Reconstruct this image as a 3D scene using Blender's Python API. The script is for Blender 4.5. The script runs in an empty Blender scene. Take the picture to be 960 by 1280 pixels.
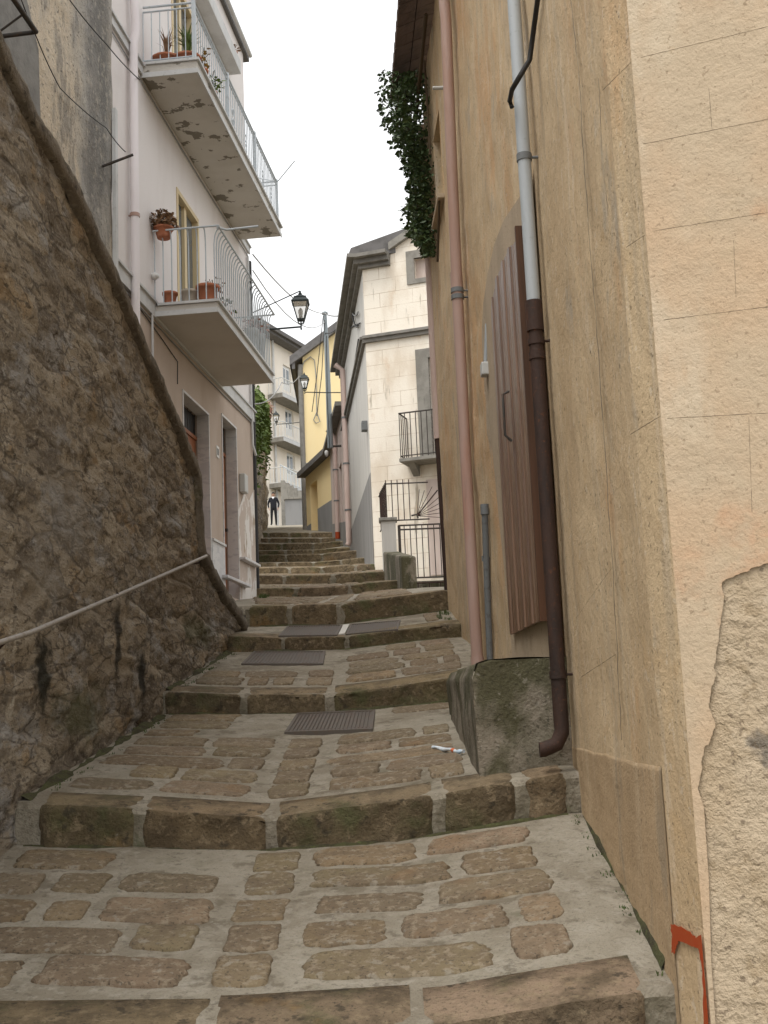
import bpy, bmesh, math, random
from mathutils import Vector, noise
R = math.radians
random.seed(7)
C = bpy.context.scene.collection
# ------------------------------------------------------------------ camera model
F, PITCH, ROLL, EYE = 1480.0, R(9.4), R(2.45), 1.6
_d = Vector((0, math.cos(PITCH), math.sin(PITCH)))
_u0 = Vector((0, -math.sin(PITCH), math.cos(PITCH)))
_r0 = Vector((1, 0, 0))
CR = _r0*math.cos(ROLL) - _u0*math.sin(ROLL)
CU = _r0*math.sin(ROLL) + _u0*math.cos(ROLL)
CAM = Vector((0, 0, EYE))
def ray(px, py): return _d + CR*((px-480)/F) - CU*((py-640)/F)
def at(px, py, Y):
    r = ray(px, py); return CAM + r*(Y/r.y)
def lerp(a, b, w): return a+(b-a)*w
def poly(pts, x):
    if x <= pts[0][0]: return pts[0][1]
    for (a, va), (b, vb) in zip(pts, pts[1:]):
        if x <= b: return lerp(va, vb, (x-a)/(b-a) if b > a else 0)
    return pts[-1][1]
def nz(x, y, z, s=1.0, o=4):
    return noise.fractal(Vector((x*s, y*s, z*s)), 1.0, 2.0, o)
def rnd(a, b): return random.uniform(a, b)
class Plane:
    """vertical plane: origin o, unit direction d (along), outward normal n, all in plan"""
    def __init__(s, o, d, n):
        s.o = Vector((o[0], o[1])); s.d = Vector(d).normalized()
        nn = Vector((-s.d.y, s.d.x)); s.n = nn if nn.dot(Vector(n)) > 0 else -nn
    def P(s, t, z, n=0.0):
        q = s.o + s.d*t + s.n*n; return Vector((q.x, q.y, z))
    def hit(s, px, py, n=0.0):
        r = ray(px, py); k = (s.o + s.n*n - Vector((CAM.x, CAM.y))).dot(s.n)/Vector((r.x, r.y)).dot(s.n)
        q = CAM + r*k; return ((Vector((q.x, q.y))-s.o).dot(s.d), q.z)
# ------------------------------------------------------------------ mesh builder
class MB:
    def __init__(s): s.v = []; s.f = []; s.c = []; s.sm = []
    def add(s, vs, fs, col=None, sm=False):
        b = len(s.v); s.v += [Vector(v) for v in vs]
        for f in fs: s.f.append([b+i for i in f]); s.c.append(col); s.sm.append(sm)
        return s
    def box8(s, p, **k):   # p: 4 bottom ccw, 4 top
        return s.add(p, [(3,2,1,0),(4,5,6,7),(0,1,5,4),(1,2,6,5),(2,3,7,6),(3,0,4,7)], **k)
    def box(s, a, b, **k):
        x0,y0,z0 = a; x1,y1,z1 = b
        return s.box8([(x0,y0,z0),(x1,y0,z0),(x1,y1,z0),(x0,y1,z0),(x0,y0,z1),(x1,y0,z1),(x1,y1,z1),(x0,y1,z1)], **k)
    def pbox(s, pl, t0, t1, z0, z1, n0, n1, **k):
        P = pl.P
        return s.box8([P(t0,z0,n0),P(t1,z0,n0),P(t1,z0,n1),P(t0,z0,n1),P(t0,z1,n0),P(t1,z1,n0),P(t1,z1,n1),P(t0,z1,n1)], **k)
    def prism(s, pts, off, **k):   # pts: 3-D polygon, off: extrusion vector
        n = len(pts); off = Vector(off); q = [Vector(p) for p in pts]
        return s.add(q+[p+off for p in q], [list(range(n))[::-1], list(range(n, 2*n))]+[(i,(i+1)%n,n+(i+1)%n,n+i) for i in range(n)], **k)
    def tube(s, pts, r, seg=8, rs=None, sm=True, **k):
        pts = [Vector(p) for p in pts]; n = len(pts); vs = []; fs = []
        rs = rs or [r]*n
        a = None
        for i, p in enumerate(pts):
            t = (pts[min(i+1,n-1)]-pts[max(i-1,0)]).normalized()
            if a is None:
                a = t.cross(Vector((0,0,1)) if abs(t.z) < .9 else Vector((1,0,0))).normalized()
            else:
                a = (a - t*a.dot(t)).normalized()
            b = t.cross(a)
            for j in range(seg):
                w = 2*math.pi*j/seg
                vs.append(p + (a*math.cos(w)+b*math.sin(w))*rs[i])
        for i in range(n-1):
            for j in range(seg):
                fs.append((i*seg+j, i*seg+(j+1)%seg, (i+1)*seg+(j+1)%seg, (i+1)*seg+j))
        s.add(vs, fs, sm=sm, **k)
        s.add(vs[:seg], [list(range(seg))[::-1]], **k); s.add(vs[-seg:], [list(range(seg))], **k)
        return s
    def lathe(s, c, prof, seg=16, sm=True, cap=True, **k):  # prof: (r, z)
        c = Vector(c); vs = []; fs = []
        for r_, z in prof:
            for j in range(seg):
                w = 2*math.pi*j/seg; vs.append(c+Vector((r_*math.cos(w), r_*math.sin(w), z)))
        n = len(prof)
        for i in range(n-1):
            for j in range(seg):
                fs.append((i*seg+j, i*seg+(j+1)%seg, (i+1)*seg+(j+1)%seg, (i+1)*seg+j))
        if cap: fs += [list(range(seg))[::-1], list(range((n-1)*seg, n*seg))]
        return s.add(vs, fs, sm=sm, **k)
    def grid(s, rows, sm=True, **k):
        m = len(rows[0]); vs = [p for r in rows for p in r]
        fs = [(i*m+j, i*m+j+1, (i+1)*m+j+1, (i+1)*m+j) for i in range(len(rows)-1) for j in range(m-1)]
        return s.add(vs, fs, sm=sm, **k)
    def build(s, name, mat, parent=None, uv=None, recalc=True, bevel=0, smooth=None, loc=None, keep=False):
        me = bpy.data.meshes.new(name)
        o = bpy.data.objects.new(name, me); C.objects.link(o)
        org = Vector((0,0,0))
        if parent is not None:
            o.parent = parent; q = parent
            while q is not None: org += q.location; q = q.parent
        elif loc is not None:
            o.location = loc; org = Vector(loc)
        me.from_pydata([v-org for v in s.v], [], s.f)
        if any(c is not None for c in s.c):
            at_ = me.color_attributes.new('Col', 'FLOAT_COLOR', 'CORNER')
            for p, c in zip(me.polygons, s.c):
                c = c or (1,1,1)
                for li in p.loop_indices: at_.data[li].color = (c[0], c[1], c[2], 1)
        if uv:
            ul = me.uv_layers.new(name='UVMap')
            for l in me.loops:
                w = s.v[l.vertex_index]
                ul.data[l.index].uv = ((Vector((w.x,w.y))-uv.o).dot(uv.d), w.z)
        for p, q in zip(me.polygons, s.sm): p.use_smooth = q if smooth is None else smooth
        if recalc:
            bm = bmesh.new(); bm.from_mesh(me); bmesh.ops.recalc_face_normals(bm, faces=bm.faces); bm.to_mesh(me); bm.free()
        me.materials.append(mat); me.update()
        if bevel:
            m = o.modifiers.new('bevel', 'BEVEL'); m.width = bevel; m.segments = 2; m.limit_method = 'ANGLE'
        return o
def tag(o, label=None, cat=None, group=None, kind=None):
    if label: o['label'] = label
    if cat: o['category'] = cat
    if group: o['group'] = group
    if kind: o['kind'] = kind
    return o
def empty(name, loc, label, cat, group=None):
    o = bpy.data.objects.new(name, None); C.objects.link(o); o.location = loc; o.empty_display_size = .2
    return tag(o, label, cat, group)
# ------------------------------------------------------------------ materials
def _n(nt, t, **k):
    n = nt.nodes.new(t)
    for a, b in k.items(): setattr(n, a, b)
    return n
def mix(nt, fac, a, b, mode='MIX'):
    m = _n(nt, 'ShaderNodeMix', data_type='RGBA', blend_type=mode)
    for i, x in ((0, fac), (6, a), (7, b)):
        if hasattr(x, 'links'): nt.links.new(x, m.inputs[i])
        elif isinstance(x, (int, float)): m.inputs[i].default_value = x
        else: m.inputs[i].default_value = (x[0], x[1], x[2], 1)
    return m.outputs[2]
def ramp(nt, src, lo, hi, a=0.0, b=1.0):
    m = _n(nt, 'ShaderNodeMapRange', interpolation_type='SMOOTHSTEP')
    nt.links.new(src, m.inputs[0])
    for i, x in enumerate((lo, hi, a, b)): m.inputs[i+1].default_value = x
    return m.outputs[0]
def mat(name, base, layers=(), bumps=(), rough=.9, metal=0.0, coord='Object', vcol=0.0, brick=None, spec=.3, alpha=None, transmission=0, emit=None):
    """layers: (kind, scale, (lo, hi), colour, strength[, detail]); kind noise | voro | wave | edge"""
    m = bpy.data.materials.new(name); m.use_nodes = True; nt = m.node_tree; nt.nodes.clear()
    out = _n(nt, 'ShaderNodeOutputMaterial'); bs = _n(nt, 'ShaderNodeBsdfPrincipled')
    nt.links.new(bs.outputs[0], out.inputs[0])
    tc = _n(nt, 'ShaderNodeTexCoord')
    src = tc.outputs[coord]
    def tex(kind, scale, detail=5, off=0):
        if kind in ('edge', 'cell', 'cell2'): off = 3
        mp = _n(nt, 'ShaderNodeMapping'); nt.links.new(src, mp.inputs[0])
        if isinstance(scale, (int, float)): scale = (scale,)*3
        mp.inputs['Scale'].default_value = scale; mp.inputs['Location'].default_value = (off*1.7, off*.9, off*2.3)
        if kind in ('voro', 'edge', 'cell', 'cell2'):
            t = _n(nt, 'ShaderNodeTexVoronoi'); t.inputs['Scale'].default_value = 1
            if kind == 'edge': t.feature = 'DISTANCE_TO_EDGE'
            wn = _n(nt, 'ShaderNodeTexNoise'); wn.inputs['Scale'].default_value = 1.3; wn.inputs['Detail'].default_value = 3
            nt.links.new(mp.outputs[0], wn.inputs[0])
            ad = _n(nt, 'ShaderNodeVectorMath', operation='MULTIPLY_ADD'); nt.links.new(wn.outputs['Color'], ad.inputs[0])
            ad.inputs[1].default_value = (.45,.45,.45); nt.links.new(mp.outputs[0], ad.inputs[2])
            nt.links.new(ad.outputs[0], t.inputs['Vector'])
            if kind in ('cell', 'cell2'):
                sp = _n(nt, 'ShaderNodeSeparateColor'); nt.links.new(t.outputs['Color'], sp.inputs[0]); return sp.outputs[0 if kind == 'cell' else 1]
            return t.outputs['Distance']
        t = _n(nt, 'ShaderNodeTexNoise'); t.inputs['Scale'].default_value = 1; t.inputs['Detail'].default_value = detail
        t.inputs['Roughness'].default_value = .62
        nt.links.new(mp.outputs[0], t.inputs[0]); return t.outputs[0]
    col = _n(nt, 'ShaderNodeRGB'); col.outputs[0].default_value = (*base, 1); cur = col.outputs[0]
    if vcol:
        a = _n(nt, 'ShaderNodeVertexColor', layer_name='Col'); cur = mix(nt, vcol, cur, a.outputs[0], 'MULTIPLY')
    for i, L in enumerate(layers):
        k, sc, (lo, hi), c, st = L[:5]
        if k == 'crease':
            f0 = ramp(nt, tex('edge', sc, 5, i+1), 0, hi, st, 0); f1 = ramp(nt, tex(N, lo, 4, i+5), .44, .58)
            mu_ = _n(nt, 'ShaderNodeMath', operation='MULTIPLY'); nt.links.new(f0, mu_.inputs[0]); nt.links.new(f1, mu_.inputs[1]); f = mu_.outputs[0]
        elif k == 'spot':      # a stain with its own outline: sc = (centre, radii)
            sub = _n(nt, 'ShaderNodeVectorMath', operation='SUBTRACT'); nt.links.new(src, sub.inputs[0]); sub.inputs[1].default_value = sc[0]
            dv = _n(nt, 'ShaderNodeVectorMath', operation='DIVIDE'); nt.links.new(sub.outputs[0], dv.inputs[0]); dv.inputs[1].default_value = sc[1]
            ln = _n(nt, 'ShaderNodeVectorMath', operation='LENGTH'); nt.links.new(dv.outputs[0], ln.inputs[0])
            ad = _n(nt, 'ShaderNodeMath', operation='MULTIPLY_ADD'); nt.links.new(tex(N, sc[2] if len(sc) > 2 else 6, 5, i+1), ad.inputs[0]); ad.inputs[1].default_value = 1.6; nt.links.new(ln.outputs['Value'], ad.inputs[2])
            inv = _n(nt, 'ShaderNodeMath', operation='SUBTRACT'); inv.inputs[0].default_value = st; nt.links.new(ramp(nt, ad.outputs[0], lo+.8, hi+.8, 0, st), inv.inputs[1]); f = inv.outputs[0]
        else: f = ramp(nt, tex(k, sc, L[5] if len(L) > 5 else 5, i+1), lo, hi, 0, st)
        cur = mix(nt, f, cur, c)
    hgt = None
    for i, (k, sc, st) in enumerate(bumps):
        x = tex(k, sc, 6, i+11)
        if k == 'edge': x = ramp(nt, x, 0, .12)
        mu = _n(nt, 'ShaderNodeMath', operation='MULTIPLY'); nt.links.new(x, mu.inputs[0]); mu.inputs[1].default_value = st
        if hgt is None: hgt = mu.outputs[0]
        else:
            ad = _n(nt, 'ShaderNodeMath', operation='ADD'); nt.links.new(hgt, ad.inputs[0]); nt.links.new(mu.outputs[0], ad.inputs[1]); hgt = ad.outputs[0]
    if brick:
        w, h, mc, ms = brick
        b = _n(nt, 'ShaderNodeTexBrick'); b.inputs['Scale'].default_value = 1
        b.inputs['Brick Width'].default_value = w; b.inputs['Row Height'].default_value = h; b.inputs['Mortar Size'].default_value = ms
        b.inputs['Mortar Smooth'].default_value = .3
        nt.links.new(tc.outputs['UV'], b.inputs['Vector'])
        nf = ramp(nt, tex('noise', 2.2, 4, 31), .38, .6, .25, 1)
        mm = _n(nt, 'ShaderNodeMath', operation='MULTIPLY'); nt.links.new(b.outputs['Fac'], mm.inputs[0]); nt.links.new(nf, mm.inputs[1])
        cur = mix(nt, mm.outputs[0], cur, mc)
    nt.links.new(cur, bs.inputs['Base Color'])
    bs.inputs['Roughness'].default_value = rough; bs.inputs['Metallic'].default_value = metal
    bs.inputs['Specular IOR Level'].default_value = spec
    if transmission: bs.inputs['Transmission Weight'].default_value = transmission
    if hgt is not None:
        bp = _n(nt, 'ShaderNodeBump'); bp.inputs['Strength'].default_value = 1; bp.inputs['Distance'].default_value = 1
        nt.links.new(hgt, bp.inputs['Height']); nt.links.new(bp.outputs[0], bs.inputs['Normal'])
    return m
N = 'noise'
SW_SPOTS = []
M = {}
M['mortar'] = mat('mortar', (.29,.258,.2), [(N,.9,(.42,.62),(.19,.16,.115),.75),(N,5,(.45,.62),(.36,.325,.262),.6),(N,2.6,(.58,.70),(.11,.105,.06),.55),(N,5,(.56,.64),(.15,.125,.088),.7),(N,14,(.56,.64),(.36,.33,.275),.5),(N,16,(.58,.66),(.13,.11,.08),.6),(N,70,(.56,.66),(.14,.12,.088),.5),('spot',((-.62,5.2,-.1),(.13,1.0,.6),(5,5,5)),(.2,1.1),(.12,.085,.06),.75),('spot',((-1.3,8.7,.2),(.7,.35,.6),(4,4,4)),(.2,1.1),(.10,.082,.06),.65)], [(N,6,.03),(N,22,.022),(N,70,.008)])
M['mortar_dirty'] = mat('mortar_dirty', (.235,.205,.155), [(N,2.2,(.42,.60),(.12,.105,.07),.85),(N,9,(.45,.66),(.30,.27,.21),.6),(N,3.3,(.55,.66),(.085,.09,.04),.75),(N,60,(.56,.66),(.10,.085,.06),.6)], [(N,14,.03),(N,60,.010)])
M['paver'] = mat('paver', (.235,.182,.12), [(N,.9,(.42,.62),(.175,.133,.088),.7),(N,7,(.42,.66),(.155,.115,.076),.75),(N,26,(.5,.64),(.31,.255,.18),.7),(N,2.6,(.58,.72),(.235,.145,.075),.55),(N,60,(.57,.62),(.075,.058,.04),.7),(N,14,(.58,.66),(.31,.28,.225),.6),('spot',((-.62,5.2,-.1),(.13,1.0,.6),(5,5,5)),(.2,1.1),(.095,.055,.038),.75),('spot',((-1.3,8.7,.2),(.7,.35,.6),(4,4,4)),(.2,1.1),(.09,.07,.05),.6)], [(N,18,.024),(N,60,.010),(N,160,.003)], vcol=1)
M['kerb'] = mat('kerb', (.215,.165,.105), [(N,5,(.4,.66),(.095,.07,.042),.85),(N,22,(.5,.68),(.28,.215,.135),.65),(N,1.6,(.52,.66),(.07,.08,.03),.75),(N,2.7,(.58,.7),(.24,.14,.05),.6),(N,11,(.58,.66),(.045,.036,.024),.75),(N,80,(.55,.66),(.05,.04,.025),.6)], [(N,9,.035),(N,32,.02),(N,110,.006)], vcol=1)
M['ground'] = mat('ground', (.16,.13,.09), [(N,.8,(.4,.65),(.08,.09,.04),.7)], [(N,4,.03)])
def rubble(name, extra=()): return mat(name, (.36,.305,.23), [(N,(1,.8,.9),(.42,.60),(.235,.195,.15),.8),('cell',(3,1.7,4.4),(.1,.9),(.46,.395,.30),.65),('cell2',(3,1.7,4.4),(.55,.95),(.165,.137,.105),.65),(N,(5,3.4,8),(.52,.60),(.155,.125,.092),.7),(N,(2.5,1.6,3),(.58,.66),(.42,.30,.17),.6),(N,(3.5,2.2,4.5),(.53,.63),(.385,.375,.36),.75),('crease',(3,1.7,4.4),((2,1.2,2.5),.055),(.085,.07,.052),.7),('crease',(7,3.6,11),((3,2,4),.08),(.075,.06,.045),.7),(N,(14,9,20),(.57,.63),(.10,.08,.06),.75),(N,30,(.55,.64),(.52,.46,.36),.45),(N,60,(.57,.65),(.08,.064,.047),.6),*extra], [('edge',(3,1.7,4.4),.015),(N,(6,3.5,9),.034),(N,(20,12,28),.032),(N,55,.016),(N,140,.005)])
M['rubble'] = rubble('rubble')
M['coping'] = mat('coping', (.19,.158,.118), [(N,4,(.4,.65),(.105,.086,.062),.85),(N,2,(.58,.7),(.09,.095,.04),.5),(N,26,(.52,.66),(.27,.235,.18),.7),(N,12,(.58,.66),(.05,.042,.03),.8)], [(N,12,.03),(N,45,.02),(N,120,.006)])
M['ochre'] = mat('ochre', (.62,.475,.30), [(N,(1.3,1.3,.45),(.4,.62),(.53,.39,.235),.85),(N,(5,5,.5),(.5,.66),(.48,.39,.275),.55),(N,(1.0,1.0,.5),(.54,.66),(.60,.36,.18),.65),(N,(12,12,.9),(.55,.68),(.68,.565,.42),.5),(N,(1.7,1.7,.9),(.58,.68),(.40,.35,.28),.7),(N,4,(.56,.66),(.54,.38,.21),.5),(N,16,(.60,.66),(.66,.57,.44),.5),(N,45,(.60,.67),(.2,.15,.09),.8)], [(N,(4,4,2),.025),(N,(12,12,5),.007),(N,40,.006),(N,120,.003)])
M['ochre_low'] = mat('ochre_low', (.49,.355,.215), [(N,(2,2,.4),(.4,.62),(.40,.29,.175),.8),(N,(8,8,.5),(.5,.66),(.54,.42,.28),.65),(N,(5,5,.7),(.58,.66),(.33,.265,.185),.7),(N,45,(.60,.68),(.2,.14,.085),.8)], [(N,(9,9,2.5),.012),(N,60,.007)])
M['crack'] = mat('crack', (.19,.155,.11), [(N,9,(.4,.62),(.33,.265,.18),.9)], rough=1)
M['peach'] = mat('peach', (.50,.395,.275), [(N,1.1,(.4,.62),(.53,.37,.235),.75),(N,2.4,(.55,.68),(.53,.31,.18),.6),(N,(3,3,1),(.5,.66),(.58,.49,.365),.65),(N,9,(.58,.66),(.50,.385,.255),.55),(N,42,(.62,.68),(.25,.18,.11),.6),(N,90,(.60,.66),(.3,.22,.14),.5)], [(N,6,.014),(N,30,.004),(N,100,.003)])
M['old_plaster'] = mat('old_plaster', (.52,.415,.29), [(N,3,(.4,.62),(.47,.36,.235),.75),(N,12,(.55,.66),(.36,.27,.165),.65),(N,2.2,(.64,.70),(.13,.12,.105),.75),(N,5,(.60,.70),(.68,.59,.46),.65),(N,28,(.6,.66),(.2,.15,.1),.7)], [(N,5,.05),(N,14,.03),(N,35,.015),(N,100,.006)])
def stain_wall(extra): return mat('stain_wall', (.62,.53,.405), [(N,(1.0,1.0,.5),(.44,.60),(.45,.42,.37),.8),*extra,(N,(3,3,1.2),(.50,.62),(.18,.172,.16),.65),(N,12,(.52,.66),(.46,.42,.35),.6),(N,26,(.58,.66),(.09,.085,.078),.75)], [(N,9,.03),(N,40,.012),(N,110,.004)])
M['grey_patch'] = mat('grey_patch', (.24,.235,.22), [(N,6,(.4,.7),(.17,.165,.155),.8)], [(N,30,.006)])
M['mauve'] = mat('mauve', (.75,.71,.69), [(N,(1.5,1.5,.5),(.42,.66),(.69,.645,.62),.7),(N,90,(.5,.7),(.66,.61,.585),.5)], [(N,120,.003)])
M['beige'] = mat('beige', (.47,.385,.32), [(N,(1.6,1.6,.6),(.4,.66),(.40,.315,.25),.7),(N,(5,5,1),(.62,.74),(.55,.48,.41),.5)], [(N,60,.003)])
M['band'] = mat('band', (.60,.605,.60), [(N,3,(.4,.7),(.48,.48,.475),.8),(N,22,(.58,.7),(.36,.35,.33),.5)], [(N,40,.003)])
M['slab'] = mat('slab', (.56,.53,.485), [(N,1.2,(.4,.65),(.48,.445,.40),.7),(N,30,(.5,.7),(.52,.49,.44),.5)], [(N,50,.003)])
M['slab_peeled'] = mat('slab_peeled', (.58,.55,.50), [(N,1.2,(.4,.65),(.50,.465,.415),.7),(N,(3.2,3.2,9),(.575,.59),(.17,.15,.115),.9)], [(N,50,.003),(N,(3.2,3.2,9),.03)])
M['marble'] = mat('marble', (.62,.61,.60), [(N,(2,2,5),(.5,.6),(.48,.48,.49),.6),(N,(6,6,16),(.56,.62),(.42,.42,.44),.5)], rough=.5)
M['peeling'] = mat('peeling', (.50,.42,.36), [(N,(3.5,3.5,1.6),(.50,.53),(.70,.67,.63),.9),(N,(4,4,2),(.60,.63),(.33,.25,.17),.8)], [(N,(3.5,3.5,1.6),.015)])
M['iron_pale'] = mat('iron_pale', (.50,.545,.575), [(N,18,(.55,.7),(.36,.37,.37),.6)], rough=.55)
M['iron_dark'] = mat('iron_dark', (.055,.048,.042), [(N,25,(.5,.7),(.12,.065,.035),.6)], rough=.6)
M['lamp_iron'] = mat('lamp_iron', (.035,.045,.045), rough=.5)
M['terracotta'] = mat('terracotta', (.40,.15,.08), [(N,14,(.5,.7),(.48,.24,.16),.6)], rough=.85)
M['pot_cream'] = mat('pot_cream', (.48,.42,.34), [(N,12,(.5,.7),(.36,.31,.25),.6)], rough=.85)
M['pipe_pink'] = mat('pipe_pink', (.43,.30,.255), [(N,(6,6,.7),(.45,.7),(.38,.235,.18),.8),(N,(3,3,.35),(.52,.66),(.40,.20,.14),.6),(N,(20,20,1.5),(.6,.72),(.31,.20,.16),.6)], rough=.55)
M['pipe_white'] = mat('pipe_white', (.79,.74,.745), [(N,(6,6,.7),(.45,.7),(.71,.65,.655),.8)], rough=.45)
M['pipe_pale'] = mat('pipe_pale', (.55,.43,.385), [(N,(6,6,.7),(.45,.7),(.48,.35,.30),.8)], rough=.6)
M['pipe_grey'] = mat('pipe_grey', (.40,.43,.45), [(N,(6,6,.7),(.45,.7),(.34,.365,.38),.8),(N,30,(.6,.7),(.28,.29,.29),.5)], rough=.5)
M['pipe_old'] = mat('pipe_old', (.17,.18,.185), [(N,20,(.5,.7),(.1,.095,.09),.8)], rough=.7)
M['rust'] = mat('rust', (.048,.027,.020), [(N,(14,14,4),(.45,.65),(.028,.019,.016),.8),(N,35,(.58,.7),(.11,.045,.022),.8),(N,(7,7,2),(.58,.68),(.085,.036,.02),.8)], [(N,60,.004)], rough=.75)
M['wood'] = mat('wood', (.185,.100,.056), [(N,(30,30,.8),(.45,.66),(.095,.048,.027),.85),(N,(9,9,.4),(.50,.68),(.27,.175,.11),.55)], [(N,(60,60,1.5),.002)], rough=.33, spec=.45)
M['wood_edge'] = mat('wood_edge', (.095,.045,.024), [(N,(30,30,.8),(.45,.66),(.05,.026,.015),.85),(N,(4,4,.6),(.5,.66),(.16,.06,.025),.5)], rough=.5)
M['door_wood'] = mat('door_wood', (.27,.095,.035), [(N,(26,26,1.2),(.45,.68),(.17,.055,.02),.8)], rough=.4)
M['frame_cream'] = mat('frame_cream', (.62,.50,.30), rough=.6)
M['glass'] = mat('glass', (.10,.12,.135), [(N,.9,(.4,.65),(.20,.23,.25),.8)], rough=.08, spec=.7)
M['dark'] = mat('dark', (.025,.023,.022), rough=.6)
M['concrete'] = mat('concrete', (.26,.225,.175), [(N,2.4,(.42,.60),(.155,.138,.10),.8),(N,(1.3,1.3,.9),(.41,.50),(.072,.068,.032),.88),(N,(6,6,.5),(.52,.62),(.05,.048,.028),.7),(N,20,(.58,.68),(.32,.29,.24),.5),(N,40,(.57,.66),(.05,.045,.03),.6)], [(N,8,.03),(N,50,.012),(N,120,.004)])
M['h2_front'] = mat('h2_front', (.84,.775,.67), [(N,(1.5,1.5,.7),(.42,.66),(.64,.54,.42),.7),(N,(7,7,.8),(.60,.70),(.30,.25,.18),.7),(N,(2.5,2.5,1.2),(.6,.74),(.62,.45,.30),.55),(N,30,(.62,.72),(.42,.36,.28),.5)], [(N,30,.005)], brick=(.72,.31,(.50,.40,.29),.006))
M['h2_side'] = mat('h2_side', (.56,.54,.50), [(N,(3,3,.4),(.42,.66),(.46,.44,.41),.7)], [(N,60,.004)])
M['dado_grey'] = mat('dado_grey', (.27,.262,.25), [(N,(3,3,.5),(.42,.66),(.20,.195,.19),.7)], [(N,60,.004)])
M['stone_trim'] = mat('stone_trim', (.27,.255,.225), [(N,4,(.42,.66),(.19,.178,.155),.8),(N,(8,8,1),(.58,.7),(.11,.105,.09),.6)], [(N,30,.005)])
M['cornice'] = mat('cornice', (.225,.212,.19), [(N,4,(.42,.66),(.155,.147,.132),.8)], [(N,30,.005)])
M['yellow'] = mat('yellow', (.88,.71,.40), [(N,(.7,.7,.3),(.42,.66),(.85,.66,.34),.7)], [(N,80,.003)])
M['grey_render'] = mat('grey_render', (.26,.26,.26), [(N,(1.5,1.5,.5),(.42,.66),(.21,.21,.21),.7)])
M['cream'] = mat('cream', (.88,.81,.71), [(N,(1.0,1.0,.5),(.42,.66),(.82,.74,.63),.7)])
M['pink_house'] = mat('pink_house', (.62,.52,.47), [(N,(2,2,.4),(.42,.66),(.44,.35,.30),.7)], [(N,60,.004)])
M['roof_dark'] = mat('roof_dark', (.16,.152,.148), [(N,6,(.42,.66),(.11,.105,.10),.8)])
M['tile'] = mat('tile', (.17,.105,.075), [(N,6,(.42,.66),(.09,.06,.046),.85),(N,20,(.55,.7),(.22,.14,.10),.6),(N,2.4,(.58,.7),(.08,.085,.05),.6)], [(N,30,.006)])
M['soffit'] = mat('soffit', (.15,.10,.075), [(N,(5,5,5),(.42,.66),(.09,.062,.048),.85)], [(N,24,.01)])
M['leaf'] = mat('leaf', (.058,.098,.034), [(N,3,(.4,.66),(.034,.064,.024),.8),(N,9,(.55,.7),(.10,.14,.05),.6)], rough=.5, spec=.4)
M['leaf_mid'] = mat('leaf_mid', (.11,.16,.06), [(N,9,(.45,.7),(.06,.10,.03),.8)], rough=.45, spec=.5)
M['leaf_bright'] = mat('leaf_bright', (.115,.165,.035), [(N,8,(.45,.7),(.06,.10,.022),.8)], rough=.6)
M['leaf_dry'] = mat('leaf_dry', (.25,.15,.085), [(N,14,(.45,.7),(.13,.095,.04),.8),(N,22,(.58,.7),(.40,.22,.18),.7)], rough=.7)
M['leaf_yellow'] = mat('leaf_yellow', (.38,.24,.06), [(N,14,(.45,.7),(.18,.16,.04),.8)], rough=.7)
M['blossom'] = mat('blossom', (.50,.30,.26), [(N,14,(.45,.7),(.20,.20,.10),.8)], rough=.7)
M['stem'] = mat('stem', (.09,.065,.04), rough=.9)
M['grate'] = mat('grate', (.115,.098,.082), [(N,14,(.45,.7),(.13,.085,.06),.7)], rough=.65, metal=.3)
M['white_strip'] = mat('white_strip', (.55,.53,.49), rough=.8)
M['paper'] = mat('paper', (.66,.70,.74), [(N,30,(.5,.6),(.42,.55,.66),.8)], rough=.6)
M['paper_red'] = mat('paper_red', (.62,.17,.07), rough=.6)
M['spray'] = mat('spray', (.37,.058,.014), [(N,25,(.5,.7),(.36,.09,.03),.7)], rough=.6)
M['cable'] = mat('cable', (.035,.033,.032), rough=.6)
M['cable_pale'] = mat('cable_pale', (.27,.27,.265), rough=.6)
M['pole_grey'] = mat('pole_grey', (.27,.30,.31), [(N,(8,8,.8),(.45,.7),(.20,.22,.23),.7)], rough=.5, metal=.3)
M['lamp_glass'] = mat('lamp_glass', (.82,.80,.76), rough=.12, transmission=.85)
M['bulb'] = mat('bulb', (.75,.74,.70), rough=.4)
M['skin'] = mat('skin', (.40,.235,.16), rough=.6)
M['cloth_dark'] = mat('cloth_dark', (.016,.017,.022), rough=.9)
M['trouser'] = mat('trouser', (.012,.012,.014), rough=.9)
M['hair'] = mat('hair', (.012,.010,.009), rough=.7)
M['collar'] = mat('collar', (.70,.70,.72), rough=.8)
M['rail_grey'] = mat('rail_grey', (.33,.305,.275), [(N,20,(.5,.7),(.22,.17,.13),.7)], rough=.55)
M['plastic'] = mat('plastic', (.50,.50,.48), rough=.5)
M['white_paint'] = mat('white_paint', (.72,.72,.70), rough=.6)
M['cement'] = mat('cement', (.46,.365,.26), [(N,(3,3,.8),(.42,.66),(.37,.295,.21),.8),(N,30,(.6,.68),(.22,.17,.12),.6)], [(N,40,.005)])
M['moss'] = mat('moss', (.075,.075,.032), [(N,12,(.42,.62),(.05,.042,.026),.85),(N,40,(.55,.66),(.10,.115,.04),.7)], [(N,40,.02)], rough=1)
M['weed'] = mat('weed', (.07,.105,.025), [(N,9,(.45,.7),(.035,.06,.015),.8)], rough=.7)

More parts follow.
